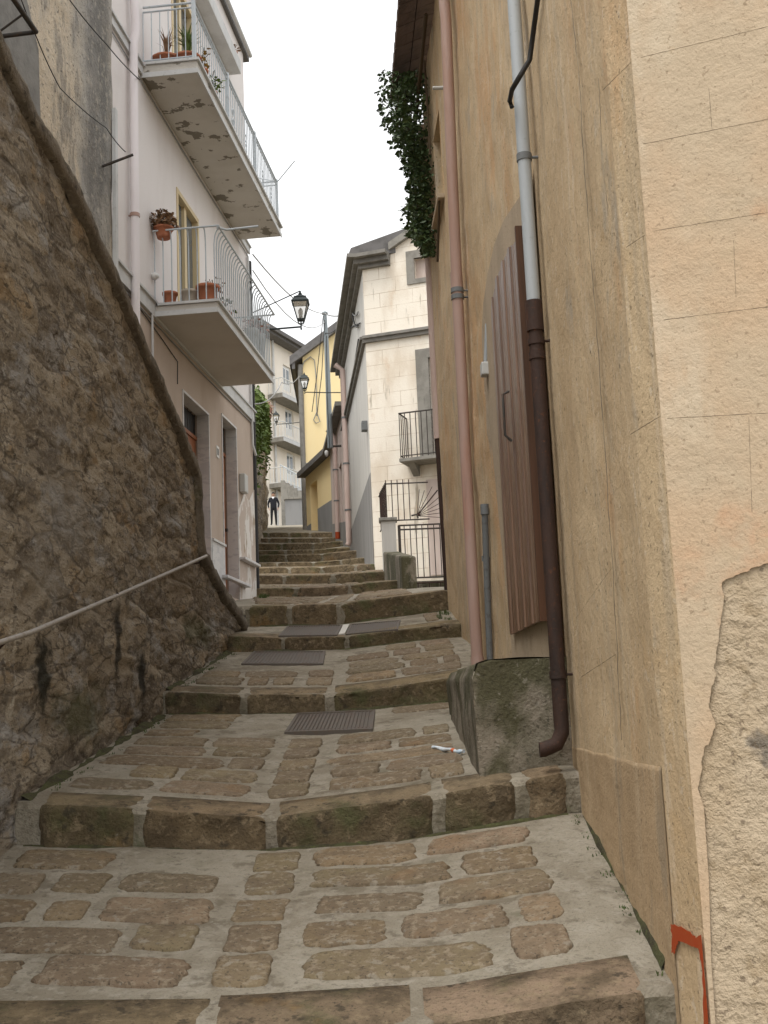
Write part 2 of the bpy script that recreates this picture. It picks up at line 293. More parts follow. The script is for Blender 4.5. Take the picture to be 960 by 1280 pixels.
# ------------------------------------------------------------------ the stepped street
RY = [4.15,6.2,9.4,11.7,12.9,18,20.5,24,26.5,29,31.5,34,37,40]
RT = [[(-40,1301),(290,1296),(559,1280),(646,1264),(810,1237)],
 [(20,1003),(160,1010),(330,1022),(500,1000),(705,966)],
 [(205,865),(300,868),(410,868),(480,860),(575,845)],
 [(280,795),(350,797),(430,796),(557,780)],
 [(312,758),(420,755),(557,738)],
 [(320,735.6),(405,733.8),(513,724)],
 [(320,719.7),(400,719),(488,714)],
 [(320,710),(400,709),(471,705)],
 [(320,703.8),(400,702.5),(457,697)],
 [(320,694),(400,692.5),(446,688)],
 [(320,689),(400,687),(438,684)],
 [(320,680),(400,679),(427,676)],
 [(320,673),(400,673),(423,672)],
 [(320,666),(400,666),(418,665.5)]]
RB = [[(-40,1375),(290,1370),(559,1354),(646,1338),(810,1310)],
 [(20,1056),(330,1062),(500,1050),(705,1017)],
 [(205,893),(410,891),(560,877)],
 [(283,815),(430,812),(557,797)],
 [(312,783),(420,781),(557,763)],
 [(320,747),(405,747),(513,735)],
 [(320,731),(400,731),(488,727)],
 [(320,718),(400,718),(471,713)],
 [(320,709.5),(400,709),(457,704.7)],
 [(320,703),(400,702),(446,699)],
 [(320,694),(400,693),(438,688)],
 [(320,688),(400,687),(427,683)],
 [(320,678.5),(400,678.5),(423,677)],
 [(320,672),(400,672),(418,672)]]
def row(px, Y):
    q = [at(a, b, Y) for a, b in px]; return [(p.x, p.z) for p in q]
TOP = [row(p, y) for p, y in zip(RT, RY)]
BOT = [row(p, y) for p, y in zip(RB, RY)]
ENDROW = row([(300,657.5),(342,657),(400,655)], 59.0)
XLp = [(-6,-2.9),(2,-2.25),(6.2,-1.93),(9.4,-1.78),(11.7,-1.58),(12.4,-1.50),(12.9,-1.46)]
def XL(Y): return poly(XLp, Y)
def surf(X, Y):
    if Y < RY[0]: return poly(BOT[0], X) - .13*(RY[0]-Y)
    for i in range(len(RY)):
        y1 = RY[i+1] if i+1 < len(RY) else 59.0
        if Y < y1:
            b = BOT[i+1] if i+1 < len(RY) else ENDROW
            return lerp(poly(TOP[i], X), poly(b, X), (Y-RY[i])/(y1-RY[i]))
    return poly(ENDROW, X) + .02*(Y-59)
def ghit(px, py):
    Y = 2.2
    while Y < 60:
        p = at(px, py, Y)
        if p.z <= surf(p.x, Y)+.002: return p
        Y += .01
    return at(px, py, 58)
# left/right extents of each tread (they run a little way under the walls)
def ext(Y):
    l = XL(Y)-.25 if Y < 12.95 else min(-1.7, -.116*Y-.25)
    r = poly([(-6,1.5),(6.2,1.25),(12.9,1.0),(12.95,2.6),(17.95,2.6),(18,.42),(20.5,.12),(24,-.15),(40,-1.7),(44,-2.6),(59,-3.4),(70,-3.6)], Y)
    return l, r
road = MB()
def tread_patch(y0, y1, ny, nx=40):
    rows = []
    for j in range(ny+1):
        y = lerp(y0, y1, j/ny); yy = min(max(y, y0+1e-4), y1-1e-4); l, r = ext(yy); rw = []
        for k in range(nx+1):
            x = lerp(l, r, k/nx); rw.append((x, y, surf(x, yy)+.005*nz(x, y, 0, 1.5)+.004*nz(x, y, 4, 9, 3)))
        if j == 0 and y0 > 0: rows.append([(x, y, z-.09) for x, y, z in rw])
        rows.append(rw)
    road.grid(rows)
tread_patch(-6, RY[0]-.002, 20)
for i in range(len(RY)):
    y1 = RY[i+1] if i+1 < len(RY) else 66
    tread_patch(RY[i]+.02, y1, 10 if i > 3 else 60, 40 if i > 3 else 90)
tag(road.build('street', M['mortar'], recalc=False), kind='structure')
# kerb stones of every riser
JX = {0:[-430,-40,250,520,816], 1:[20,170,336,547,651,716], 2:[203,302,411,580], 3:[278,354,433,588], 4:[308,362,424,575]}
def kerb_stone(mb, x0, x1, i, rough):
    Y = RY[i]; dep = rnd(.24,.32) if i < 5 else .22
    tone = rnd(.8,1.15); col = (tone, tone*rnd(.94,1.02), tone*rnd(.88,1.02)); n = max(4, int((x1-x0)/.03)) if i < 4 else 8
    sd = rnd(0, 50); rows = []; rr = .022
    for j in range(n+1):
        x = lerp(x0, x1, j/n); zt = poly(TOP[i], x)+.006; zb = poly(BOT[i], x)-.06; h = zt-zb
        e = min(j, n-j)/n*(x1-x0); ed = max(0, 1-e/.035)
        prof = [(Y, zb)] + [(Y, zb+h*q) for q in (.25,.45,.6,.75,.88)] + [(Y+.0, zt-rr), (Y+rr*.4, zt-rr*.35), (Y+rr*1.3, zt), (Y+.09, surf(x,Y+.09)+.010), (Y+dep*.6, surf(x,Y+dep*.6)+.010), (Y+dep, surf(x, Y+dep)+.007), (Y+dep+.012, surf(x, Y+dep)-.03)]
        rw = []
        for q, (y, z) in enumerate(prof):
            d = nz(x+sd, z*1.3, y, 5, 3)*rough*(1.3 if q < 7 else .3) + nz(x+sd, z, y, 16, 3)*rough*(.6 if q < 7 else .25)
            if q < 8: y = y - .012 + d + ed*.03
            if 6 <= q < 11: z = z + d*.35 - ed*.012
            rw.append((x, y, z))
        rows.append(rw)
    moss_shade = .68 if i < 5 else .86; moss = (col[0]*moss_shade, col[1]*moss_shade, col[2]*moss_shade*.94); lit_top = (col[0]*1.12, col[1]*1.12, col[2]*1.12)  # riser faces darkened for moss plus painted shade; tops lightened as if better lit
    mb.grid([w_[:8] for w_ in rows], col=moss); mb.grid([w_[7:] for w_ in rows], col=lit_top)
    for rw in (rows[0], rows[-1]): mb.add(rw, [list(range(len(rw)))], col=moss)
for i in range(len(RY)):
    e = bpy.data.objects.new('step', None); C.objects.link(e); e['kind'] = 'structure'
    e.location = (-.4, RY[i], surf(-.4, RY[i]))
    # mortar bed behind the stones
    mb = MB(); l, r = ext(RY[i]+.001)
    if i < 5: l = XL(RY[i])-.1
    if i in JX and i: r = at(JX[i][-1], 900, RY[i]).x+.3
    xs = [lerp(l, r, k/30) for k in range(31)]
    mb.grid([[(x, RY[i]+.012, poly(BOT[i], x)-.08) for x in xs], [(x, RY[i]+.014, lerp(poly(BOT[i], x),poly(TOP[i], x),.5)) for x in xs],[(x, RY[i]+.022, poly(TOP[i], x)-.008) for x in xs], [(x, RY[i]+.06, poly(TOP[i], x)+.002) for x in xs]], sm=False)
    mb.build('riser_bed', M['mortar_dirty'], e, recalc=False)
    if i in JX:
        js = [at(p, RT[i][len(RT[i])//2][1], RY[i]).x for p in JX[i]]
    else:
        xr = TOP[i][-1][0]; js = [-.114*RY[i]-.1]
        while js[-1] < xr-1.1: js.append(js[-1]+rnd(.6,1.0))
        js.append(xr)
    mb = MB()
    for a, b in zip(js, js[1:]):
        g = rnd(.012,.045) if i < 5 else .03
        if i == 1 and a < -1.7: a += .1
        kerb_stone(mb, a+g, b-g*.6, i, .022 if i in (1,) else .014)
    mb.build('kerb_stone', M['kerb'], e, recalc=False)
# paving stones set in the mortar of each tread
XC = -.6
pave = MB()
def paver(x0, x1, y0, y1, skew):
    cx, cy, w, d = (x0+x1)/2, (y0+y1)/2, (x1-x0)/2, (y1-y0)/2
    n = 48; pts = []; ph = rnd(0, 9); pw = rnd(5,13)
    for k in range(n):
        a = 2*math.pi*k/n; ca, sa = math.cos(a), math.sin(a)
        q = (abs(ca)**pw+abs(sa)**pw)**(-1/pw)
        q *= .96+.07*noise.noise(Vector((ca*1.5+ph, sa*1.5, ph)))+.07*noise.noise(Vector((ca*5+ph, sa*5, ph)))+.055*noise.noise(Vector((ca*12+ph, sa*12, ph)))+.03*noise.noise(Vector((ca*26+ph, sa*26, ph)))
        x = cx+ca*q*w; pts.append((x, cy+sa*q*d+skew*(x-cx)))
    t = rnd(.72,1.15); col = (t*rnd(.96,1.08), t, t*rnd(.86,1.03)); hh = rnd(.002,.012); vs = []; fs = []
    for sc, h in ((1.0,-.016),(.985,hh*.25-.004),(.955,hh*.8),(.86,hh+.001)):
        for x, y in pts:
            xx, yy = cx+(x-cx)*sc, cy+(y-cy)*sc
            vs.append((xx, yy, surf(xx, yy)+h+.007+.005*noise.noise(Vector((xx*11+ph, yy*11, 0)))))
    for r_ in range(3):
        for k in range(n): fs.append((r_*n+k, r_*n+(k+1)%n, (r_+1)*n+(k+1)%n, (r_+1)*n+k))
    vs.append((cx, cy, surf(cx, cy)+hh+.009)); c = 4*n
    for k in range(n): fs.append((3*n+k, 3*n+(k+1)%n, c))
    pave.add(vs, fs, col=col, sm=True)
covers = [[(357,917),(465,913),(468,890),(372,894)],[(303,831),(403,831),(406,816),(318,816)],[(349,796),(421,795),(427,783),(360,784)],[(433,794),(497,788),(500,777),(439,782)]]
cov3 = [[ghit(*p) for p in c] for c in covers]
def in_cover(x0, x1, y0, y1):
    for c in cov3:
        xs = [p.x for p in c]; ys = [p.y for p in c]
        if x1 > min(xs)-.03 and x0 < max(xs)+.03 and y1 > min(ys)-.03 and y0 < max(ys)+.03: return True
    return False
for i in range(-1, 8):
    y0 = (RY[i]+.36) if i >= 0 else 2.2
    y1 = RY[i+1]-.06
    if i == 3: y0 = RY[3]+.33
    nrow = max(1, round((y1-y0)/(.33 if i < 1 else .36)))
    for k in range(nrow):
        a, b = lerp(y0, y1, k/nrow), lerp(y0, y1, (k+1)/nrow)
        gq = .02 if i < 1 else .017; a += gq; b -= gq+rnd(0,.025)
        ym = (a+b)/2; skew = -.05 if i < 1 else -.02
        l = XL(ym)+.07 if ym < 12.9 else -.114*ym
        r = {-1:.72, 0:.68, 1:.80, 2:.62, 3:.55, 4:.5}.get(i, TOP[max(i,0)][-1][0]-.1)
        if i == 1 and ym < 8.9: r = .42
        if i == 4: r = .3
        for (s0, s1, ch) in ((l, XC-.17, 0), (XC-.115, XC+.115, 1), (XC+.18, r, 0)):
            if ch: paver(s0+rnd(-.01,.01), s1+rnd(-.01,.01), a, b, skew) if not in_cover(s0, s1, a, b) else None; continue
            x = s0+rnd(0,.05)
            while x < s1-.1:
                w = min(random.choice((rnd(.2,.4),rnd(.4,.6),rnd(.5,.85))), s1-x)
                if s1-x-w < .16: w = s1-x
                if not in_cover(x, x+w, a, b) and random.random() > .03:
                    paver(x, x+w-(rnd(.025,.07) if i < 1 else rnd(.02,.045)), a+rnd(-.012,.03), b+rnd(-.03,.012), skew+rnd(-.04,.04))
                x += w
tag(pave.build('street_paving', M['paver'], recalc=False), kind='structure')
# terrain sheet
mb = MB(); rows = []
for y in [-90,-40,-15,-6,0,4,8,12,16,20,24,28,32,36,40,45,50,55,60,70,90,130,200]:
    rows.append([(x, y, (surf(-.5, y) if y > -6 else surf(-.5,-6)-.1*min(10,-6-y)) - .45 + (0 if abs(x) < 9 else .4*nz(x, y, 0, .05))) for x in (-160,-80,-40,-20,-9,-6,-3,0,2,4,8,14,30,70,160)])
mb.grid(rows); tag(mb.build('ground', M['ground'], recalc=False), kind='structure')

# ------------------------------------------------------------------ drain covers
labs = ['ribbed iron drain cover in the paving just below the third step up','long narrow drain cover near the left wall on the short third tread','left half of the paired drain grates, beside the pale dividing strip','right half of the paired drain grates, nearest the ochre wall']
for c, lb in zip(cov3, labs):
    p0, p1, p2, p3 = c; ctr = (p0+p1+p2+p3)/4
    e = empty('drain_cover', ctr, lb, 'drain cover', 'iron drain covers in the street')
    up = Vector((0,0,1))
    def q(u, v, h): return p0.lerp(p1, u).lerp(p3.lerp(p2, u), v)+up*(h+.009)
    mb = MB(); mb.box8([q(.02,.02,-.03),q(.98,.02,-.03),q(.98,.98,-.03),q(.02,.98,-.03),q(.02,.02,0),q(.98,.02,0),q(.98,.98,0),q(.02,.98,0)]); mb.build('plate', M['grate'], e)
    mb = MB()
    for (u0,u1,v0,v1) in ((-.01,1.01,-.03,.03),(-.01,1.01,.97,1.03),(-.01,.02,.03,.97),(.98,1.01,.03,.97)):
        mb.box8([q(u0,v0,-.03),q(u1,v0,-.03),q(u1,v1,-.03),q(u0,v1,-.03),q(u0,v0,.007),q(u1,v0,.007),q(u1,v1,.007),q(u0,v1,.007)])
    mb.build('frame', M['grate'], e)
    mb = MB(); nb = 22
    for k in range(nb):
        u = (k+.5)/nb
        mb.box8([q(u-.011,.06,-.002),q(u+.011,.06,-.002),q(u+.011,.94,-.002),q(u-.011,.94,-.002),q(u-.008,.06,.006),q(u+.008,.06,.006),q(u+.008,.94,.006),q(u-.008,.94,.006)])
    mb.build('rib', M['grate'], e)
s0, s1, s2, s3 = [ghit(*p) for p in ((423,795),(431,794),(437,782),(429,783))]
mb = MB(); z_ = Vector((0,0,.02)); mb.prism([s0-z_*.5,s1-z_*.5,s2-z_*.5,s3-z_*.5], z_*1.4)
tag(mb.build('divider_strip', M['white_strip'], loc=(s0+s2)/2), 'pale stone strip between the two paired drain grates', 'strip')
# litter
a = ghit(541,938); b = ghit(580,944)
e = empty('paper_litter', (a+b)/2, 'crumpled white paper wrapper with an orange stripe lying by the mossy block', 'litter')
def wrap(f0, f1, r_, m, nm):
    mb = MB(); pts = []; n = 9
    for k in range(n):
        t = lerp(f0, f1, k/(n-1)); p = a.lerp(b, t); pts.append(p+Vector((0, .014*math.sin(7*t), .019+.004*math.sin(14*t))))
    mb.tube(pts, r_, 7, rs=[r_*(1+.25*math.sin(5.1*k)) for k in range(n)]); mb.build(nm, m, e)
wrap(0, .62, .011, M['paper'], 'wrapper'); wrap(.63, .70, .0115, M['paper_red'], 'stripe'); wrap(.71, 1, .012, M['paper'], 'wrapper_end')

# ------------------------------------------------------------------ left stone wall
def wall_hit(px, py, off=0.0):
    Y = 3.0
    while Y < 13.2:
        p = at(px, py, Y)
        if p.x <= XL(Y)+off and False: return p
        if p.x > XL(Y)+off: pass
        # ray leaves to the left: solve X = XL
        f = p.x-(XL(Y)+off)
        if Y > 3.0 and (f0 < 0) != (f < 0): return p
        f0 = f; Y += .005
    return at(px, py, 12.9)
tp = [(0,38),(33,108),(48,142),(74,184),(97,230),(135,314),(182,422),(214,498),(250,586)]
tops = [wall_hit(*p, .02) for p in tp]
dz = (tops[0].z-tops[4].z)/(tops[0].y-tops[4].y)
prof = [(2.0, tops[0].z+dz*(2.0-tops[0].y))]+[(p.y, p.z) for p in tops]
pb = wall_hit(257,688,.02); pc = wall_hit(283,735,.02); pd = wall_hit(309,776,.02)
yd = prof[-1][0]
prof_end = [(max(pb.y, yd+.03), pb.z), (pc.y, pc.z), (min(pd.y, 12.8), pd.z)]
full = prof+prof_end
def top_at(Y): return poly(full, Y)
ys = [2+ .036*k for k in range(int((full[-1][0]-2)/.036)+1)]
ys = sorted(set([round(y,3) for y in ys]+[round(yd,3), round(yd+.03,3), round(full[-1][0],3)]))
nv = 120
sw = empty('stone_wall', (XL(9), 9, surf(XL(9), 9)), 'tall dark rubble stone wall with a sloping top along the left of the steps', 'wall')
mb = MB(); rows = []
for y in ys:
    zb = surf(XL(y)+.1, y)-.25; zt = top_at(y)-.03; rw = []
    for k in range(nv+1):
        z = lerp(zb, zt, k/nv); v = noise.voronoi(Vector((y*2.4, z*3.0, 7.3)) + Vector((nz(y,z,3,1.6),nz(y,z,9,1.6),0))*.55)
        ds = v[0]; e = 0
        amt = .5+.5*noise.noise(Vector((y*.7, z*.7, 2)))
        d = .022*nz(y, z, 0, .9, 3)+.018*e*amt + .016*nz(y*.55, z*1.5, 5, 5, 4)+.013*nz(y*.6, z*1.3, 5, 15, 4)-.06*max(0, nz(y*.5, z*1.6, 8, 3.0, 3)-.33)
        fade = min(1, (zt-z)/.12) if zt > z else 0
        edge = min(1, max(0, (full[-1][0]-y)/.2))
        rw.append((XL(y)-.02+d*max(.25, fade)*edge, y, z))
    rows.append(rw)
def sloc(px, py): return tuple(wall_hit(px, py)-sw.location)
spots = [('spot',(sloc(58,838),(.5,.16,.26),(9,9,9)),(.35,1.0),(.022,.021,.013),.95),('spot',(sloc(150,800),(.5,.10,.42),(8,8,5)),(.3,1.0),(.028,.024,.017),.9),('spot',(sloc(180,850),(.5,.16,.30),(8,8,5)),(.3,1.0),(.02,.018,.012),.95),
 ('spot',(sloc(90,640),(.5,.7,.35),(3,3,3)),(.3,1.1),(.33,.31,.28),.55),('spot',(sloc(60,730),(.5,.5,.2),(4,4,4)),(.3,1.0),(.31,.27,.21),.6),('spot',(sloc(230,720),(.5,.7,.3),(4,4,4)),(.3,1.0),(.16,.115,.065),.6),('spot',(sloc(110,890),(.5,.7,.22),(5,5,5)),(.3,1.0),(.10,.105,.045),.65),('spot',(sloc(250,790),(.5,.8,.18),(5,5,5)),(.3,1.0),(.075,.08,.032),.7)]
mb.grid(rows); mb.build('face', rubble('rubble_face', spots), sw, recalc=False)
mb = MB()
for (ya, yb) in zip(ys[::8], ys[8::8]+[ys[-1]]):
    if yb <= ya: continue
    for x0, x1 in ((-.42,-.11),):
        za, zb_ = surf(XL(ya), ya)-.3, surf(XL(yb), yb)-.3
        mb.box8([(XL(ya)+x1,ya,za),(XL(yb)+x1,yb,zb_),(XL(yb)+x0,yb,zb_),(XL(ya)+x0,ya,za),(XL(ya)+x1,ya,top_at(ya)-.02),(XL(yb)+x1,yb,top_at(yb)-.02),(XL(yb)+x0,yb,top_at(yb)-.02),(XL(ya)+x0,ya,top_at(ya)-.02)])
mb.build('core', M['rubble'], sw)
# coping following the top edge
dense = []
for (a0, b0), (a1, b1) in zip(full, full[1:]):
    m_ = max(2, int(math.hypot(a1-a0, b1-b0)/.06))
    for k in range(m_): dense.append((lerp(a0,a1,k/m_), lerp(b0,b1,k/m_)))
dense.append(full[-1])
rows = []
for k, (y, z) in enumerate(dense):
    y0, z0 = dense[max(k-2,0)]; y1, z1 = dense[min(k+2,len(dense)-1)]
    L = math.hypot(y1-y0, z1-z0); ty, tz = (y1-y0)/L, (z1-z0)/L; ny, nz_ = tz, -ty    # inward normal (down-left)
    if nz_ > 0: ny, nz_ = -ny, -nz_
    T = .12; ov = .03; x = XL(min(y, 12.8)); rw = []
    for (dx, dn) in ((-.44, T*.4),(-.44,.01),(-.36,-.012),(-.2,-.02),(-.02,-.012),(ov*.7,0),(ov,.03),(ov,T*.6),(ov*.8,T),(-.03,T+.01)):
        j = .010*nz(y, z, dx*3, 4, 3)+.010*nz(y,z,dx*5,14,3)
        rw.append((x+dx+(j if dx > -.3 else 0), y+ny*dn, z+nz_*dn+j*.7))
    rows.append(rw)
mb = MB(); mb.grid(rows); mb.add(rows[-1], [list(range(len(rows[-1])))]); mb.build('coping', M['coping'], sw, recalc=False)
# crack pier on the wall face (pale vertical seam by the end)
# handrail
hr = [wall_hit(-160,868,.12)] + [wall_hit(0,803,.12), wall_hit(40,790,.12), wall_hit(150,743,.12), wall_hit(258,695,.12)]
e = empty('handrail', hr[2], 'thin pale metal handrail fixed along the dark stone wall', 'handrail')
mb = MB(); mb.tube(hr, .014, 10); mb.build('rail', M['rail_grey'], e)
for k in (.02, .42, .98):
    p = hr[1].lerp(hr[-1], k); mb = MB(); mb.tube([p, p+Vector((-.05,0,-.05)), p+Vector((-.2,0,-.06))], .009, 6); mb.build('bracket', M['rust'], e)

# ------------------------------------------------------------------ helpers for buildings
def wall(mb, pl, t0, t1, z0, z1, ops=(), thick=.35, zslope=None):
    ts = sorted({t0, t1, *[o[0] for o in ops], *[o[1] for o in ops]}); zs = sorted({z0, z1, *[o[2] for o in ops], *[o[3] for o in ops]})
    for a, b in zip(ts, ts[1:]):
        for c, d in zip(zs, zs[1:]):
            tm, zm = (a+b)/2, (c+d)/2
            if any(o[0] < tm < o[1] and o[2] < zm < o[3] for o in ops): continue
            mb.add([pl.P(a,c),pl.P(b,c),pl.P(b,d),pl.P(a,d)], [(0,1,2,3)])
    for (a, b, c, d, dep) in ops:
        P = pl.P
        for q in (((a,c),(a,d)),((b,c),(b,d)),((a,c),(b,c)),((a,d),(b,d))):
            (ta,za),(tb,zb) = q
            mb.add([P(ta,za,0),P(tb,zb,0),P(tb,zb,-dep),P(ta,za,-dep)], [(0,1,2,3)])
    P = pl.P
    mb.add([P(t0,z0,0),P(t0,z1,0),P(t0,z1,-thick),P(t0,z0,-thick)], [(0,1,2,3)])
    mb.add([P(t1,z0,0),P(t1,z1,0),P(t1,z1,-thick),P(t1,z0,-thick)], [(0,1,2,3)])
    mb.add([P(t0,z1,0),P(t1,z1,0),P(t1,z1,-thick),P(t0,z1,-thick)], [(0,1,2,3)])
    mb.add([P(t0,z0,-thick),P(t1,z0,-thick),P(t1,z1,-thick),P(t0,z1,-thick)], [(0,1,2,3)])
    return mb
def panel(mb, pl, a, b, c, d, n, th=.04, **k): return mb.pbox(pl, a, b, c, d, n-th, n, **k)
def railing(pl, t0, t1, z, h, n0, n1, parent, m, sp=.11, bow=0.0, rb=.007, rt=.014, name='railing', ends=(True,True), second=0):
    """balcony railing round three sides: rails, then balusters"""
    mb = MB(); o = bow
    path = []
    if ends[0]: path.append(pl.P(t0-o, z+h, n0))
    path += [pl.P(t0-o, z+h, n1+o), pl.P(t1+o, z+h, n1+o)]
    if ends[1]: path.append(pl.P(t1+o, z+h, n0))
    for a, b in zip(path, path[1:]): mb.tube([a, b], rt, 8)
    if second:
        for a, b in zip(path, path[1:]): mb.tube([a-Vector((0,0,second)), b-Vector((0,0,second))], rt*.8, 8)
    lo = [p+Vector((0,0,-h+.05)) for p in path]
    if not bow:
        for a, b in zip(lo, lo[1:]): mb.tube([a, b], rt*.7, 8)
    mb.build(name, m, parent)
    mb = MB()
    def bar(t, n, dt, dn):
        zt = z+h-(second if second else 0)
        if bow: mb.tube([pl.P(t,z,n), pl.P(t,z+h*.78,n), pl.P(t+dt*bow*.15,z+h*.9,n+dn*bow*.15), pl.P(t+dt*bow*.5,z+h*.97,n+dn*bow*.5), pl.P(t+dt*bow,z+h,n+dn*bow)], rb, 6)
        else: mb.tube([pl.P(t,z+.0,n), pl.P(t,zt,n)], rb, 6)
    k = max(2, round((t1-t0)/sp))
    for j in range(k+1): bar(lerp(t0,t1,j/k), n1, 0, 1)
    k = max(2, round((n1-n0)/sp))
    for j in range(k):
        if ends[0]: bar(t0, lerp(n0,n1,j/k), -1, 0)
        if ends[1]: bar(t1, lerp(n0,n1,j/k), 1, 0)
    mb.build('baluster', m, parent)
def downpipe(path, r, m, parent, clips=(), name='downpipe', mclip=None, seg=14):
    mb = MB(); mb.tube(path, r, seg); o = mb.build(name, m, parent)
    for p, t in clips:
        mb = MB(); p = Vector(p); t = Vector(t)
        mb.tube([p-Vector((0,0,.02)), p+Vector((0,0,.02))], r*1.16, seg); mb.tube([p, p+t*(r+.06)], .008, 6)
        mb.build('clip', mclip or m, o)
    return o
def foliage(mb, pts_fn, n, size, droop=.3):
    for _ in range(n):
        p = Vector(pts_fn()); a = rnd(0, 6.28); s = size*rnd(.6,1.3)
        d = Vector((math.cos(a), math.sin(a), rnd(-.8,.5)-droop)).normalized(); w = d.cross(Vector((rnd(-1,1),rnd(-1,1),1))).normalized()*s*.42
        mid = d*s*.55; nrm = d.cross(w).normalized()*s*.1
        mb.add([p, p+mid*.55+w*.8+nrm, p+mid*1.1+w+nrm*.6, p+d*s*1.25, p+mid*1.1-w+nrm*.6, p+mid*.55-w*.8+nrm, p+mid-nrm*.5], [(0,1,6),(1,2,6),(2,3,6),(3,4,6),(4,5,6),(5,0,6)])
def pot_plant(name, base, r, h, pm, lm, label, group=None, leaves=60, lr=.12, lh=.2, kind='bush', cat='plant pot'):
    e = empty(name, base, label, cat, group); base = Vector(base)
    mb = MB(); mb.lathe(base, [(r*.68,0),(r*.74,h*.2),(r*.92,h*.82),(r*1.06,h*.83),(r*1.08,h),(r*.95,h),(r*.9,h*.9)], 16); mb.build('pot', pm, e)
    top = base+Vector((0,0,h*.9))
    if leaves:
        mb = MB()
        if kind == 'bush':
            for k in range(7):
                a = rnd(0,6.28); q = rnd(.2,.8)*lr; mb.tube([top, top+Vector((q*.4*math.cos(a), q*.4*math.sin(a), lh*.5)), top+Vector((q*math.cos(a), q*math.sin(a), lh*rnd(.7,1)))], .004, 5)
            mb.build('stem', M['stem'], e)
            mb = MB()
            def pf():
                a = rnd(0,6.28); q = lr*math.sqrt(rnd(0,1)); z = lh*rnd(.1,1)
                q *= 1-.5*abs(z/lh-.5); return top+Vector((q*math.cos(a), q*math.sin(a), z))
            foliage(mb, pf, leaves, .045)
        else:   # strap leaves
            for k in range(leaves):
                a = rnd(0,6.28); L = lh*rnd(.6,1.2); o = lr*rnd(.2,1); w = .009
                p0 = top; p1 = top+Vector((o*.35*math.cos(a), o*.35*math.sin(a), L*.6)); p2 = top+Vector((o*math.cos(a), o*math.sin(a), L*rnd(.7,1)))
                s = Vector((-math.sin(a), math.cos(a), 0))*w
                mb.add([p0-s,p0+s,p1+s,p1-s,p2], [(0,1,2,3),(3,2,4)])
        mb.build('foliage', lm, e, recalc=False)
    return e

# ------------------------------------------------------------------ left house (mauve, balconies)
H1 = Plane((-2.0,18.0), (-.105,-1), (1,-.1))      # t=0 at far corner, t grows towards the camera
h1 = H1.hit
tN = h1(133,250)[0]
zslabA = (h1(191,392)[1]+h1(275,486)[1])/2; zslabB = (h1(176,100)[1]+h1(298.8,297.5)[1])/2
print('H1', tN, zslabA, zslabB, h1(193,393), h1(275,486), h1(176,100), h1(299,297))
zg = surf(-2,17)-.5; zroof = h1(300,50,.05)[1]
print('roof', zroof, 'ground', zg)
e1 = empty('balcony_house', H1.P(3, surf(-2,17)), 'pale mauve house with two railed balconies and a white downpipe', 'house')
d1 = (h1(260,518)[0], h1(228,489)[0]); d1z = (h1(260,518)[1]+h1(228,489)[1])/2
d2 = (h1(294.5,537)[0], h1(276.6,517)[0]); d2z = (h1(294.5,537)[1]+h1(276.6,517)[1])/2
dzb = surf(-2,16)+.1
fd = (h1(248,300)[0], h1(221,300)[0]); fdz = h1(221,235)[1]
band0 = zslabA-.02; band1 = zslabA+.14
mb = MB(); wall(mb, H1, 0, tN, zg-1.2, band0, [(d1[0],d1[1],dzb,d1z,.2),(d2[0],d2[1],dzb,d2z,.2)], 4.0); mb.build('lower_wall', M['beige'], e1, uv=H1)
fz0 = zslabA+.15
wz2 = zslabB+.16
mb = MB(); wall(mb, H1, 0, tN, band0+.002, zroof, [(fd[0],fd[1],fz0,fdz,.12),(fd[0]+.1,fd[1]+.1,wz2,wz2+2.05,.12)], 4.0); mb.build('upper_wall', M['mauve'], e1, uv=H1)
mb = MB(); mb.pbox(H1, -.1, tN+.02, band0, band1, .002, .035); mb.pbox(H1, -.1, tN+.02, band1, band1+.025, .002, .06); mb.build('string_course', M['band'], e1)
zb2 = zslabB
mb = MB(); mb.pbox(H1, -.05, tN+.02, zb2+.02, zb2+.12, .002, .03); mb.pbox(H1, -.05, tN+.02, zb2+.12, zb2+.145, .002, .055); mb.build('string_course', M['band'], e1)
# third-floor slab edge + eave
q3 = h1(300,93,.18)
mb = MB(); mb.pbox(H1, q3[0], tN, q3[1], q3[1]+.22, .002, .2); mb.build('ledge', M['band'], e1, bevel=.01)
mb = MB(); mb.pbox(H1, -.25, tN, zroof+.002, zroof+.12, -4.0, .05); mb.build('roof', M['roof_dark'], e1)
mb = MB(); mb.tube([H1.P(-.12,zroof+.03,.1), H1.P(tN,zroof+.03,.1)], .035, 10); mb.build('gutter', M['band'], e1)
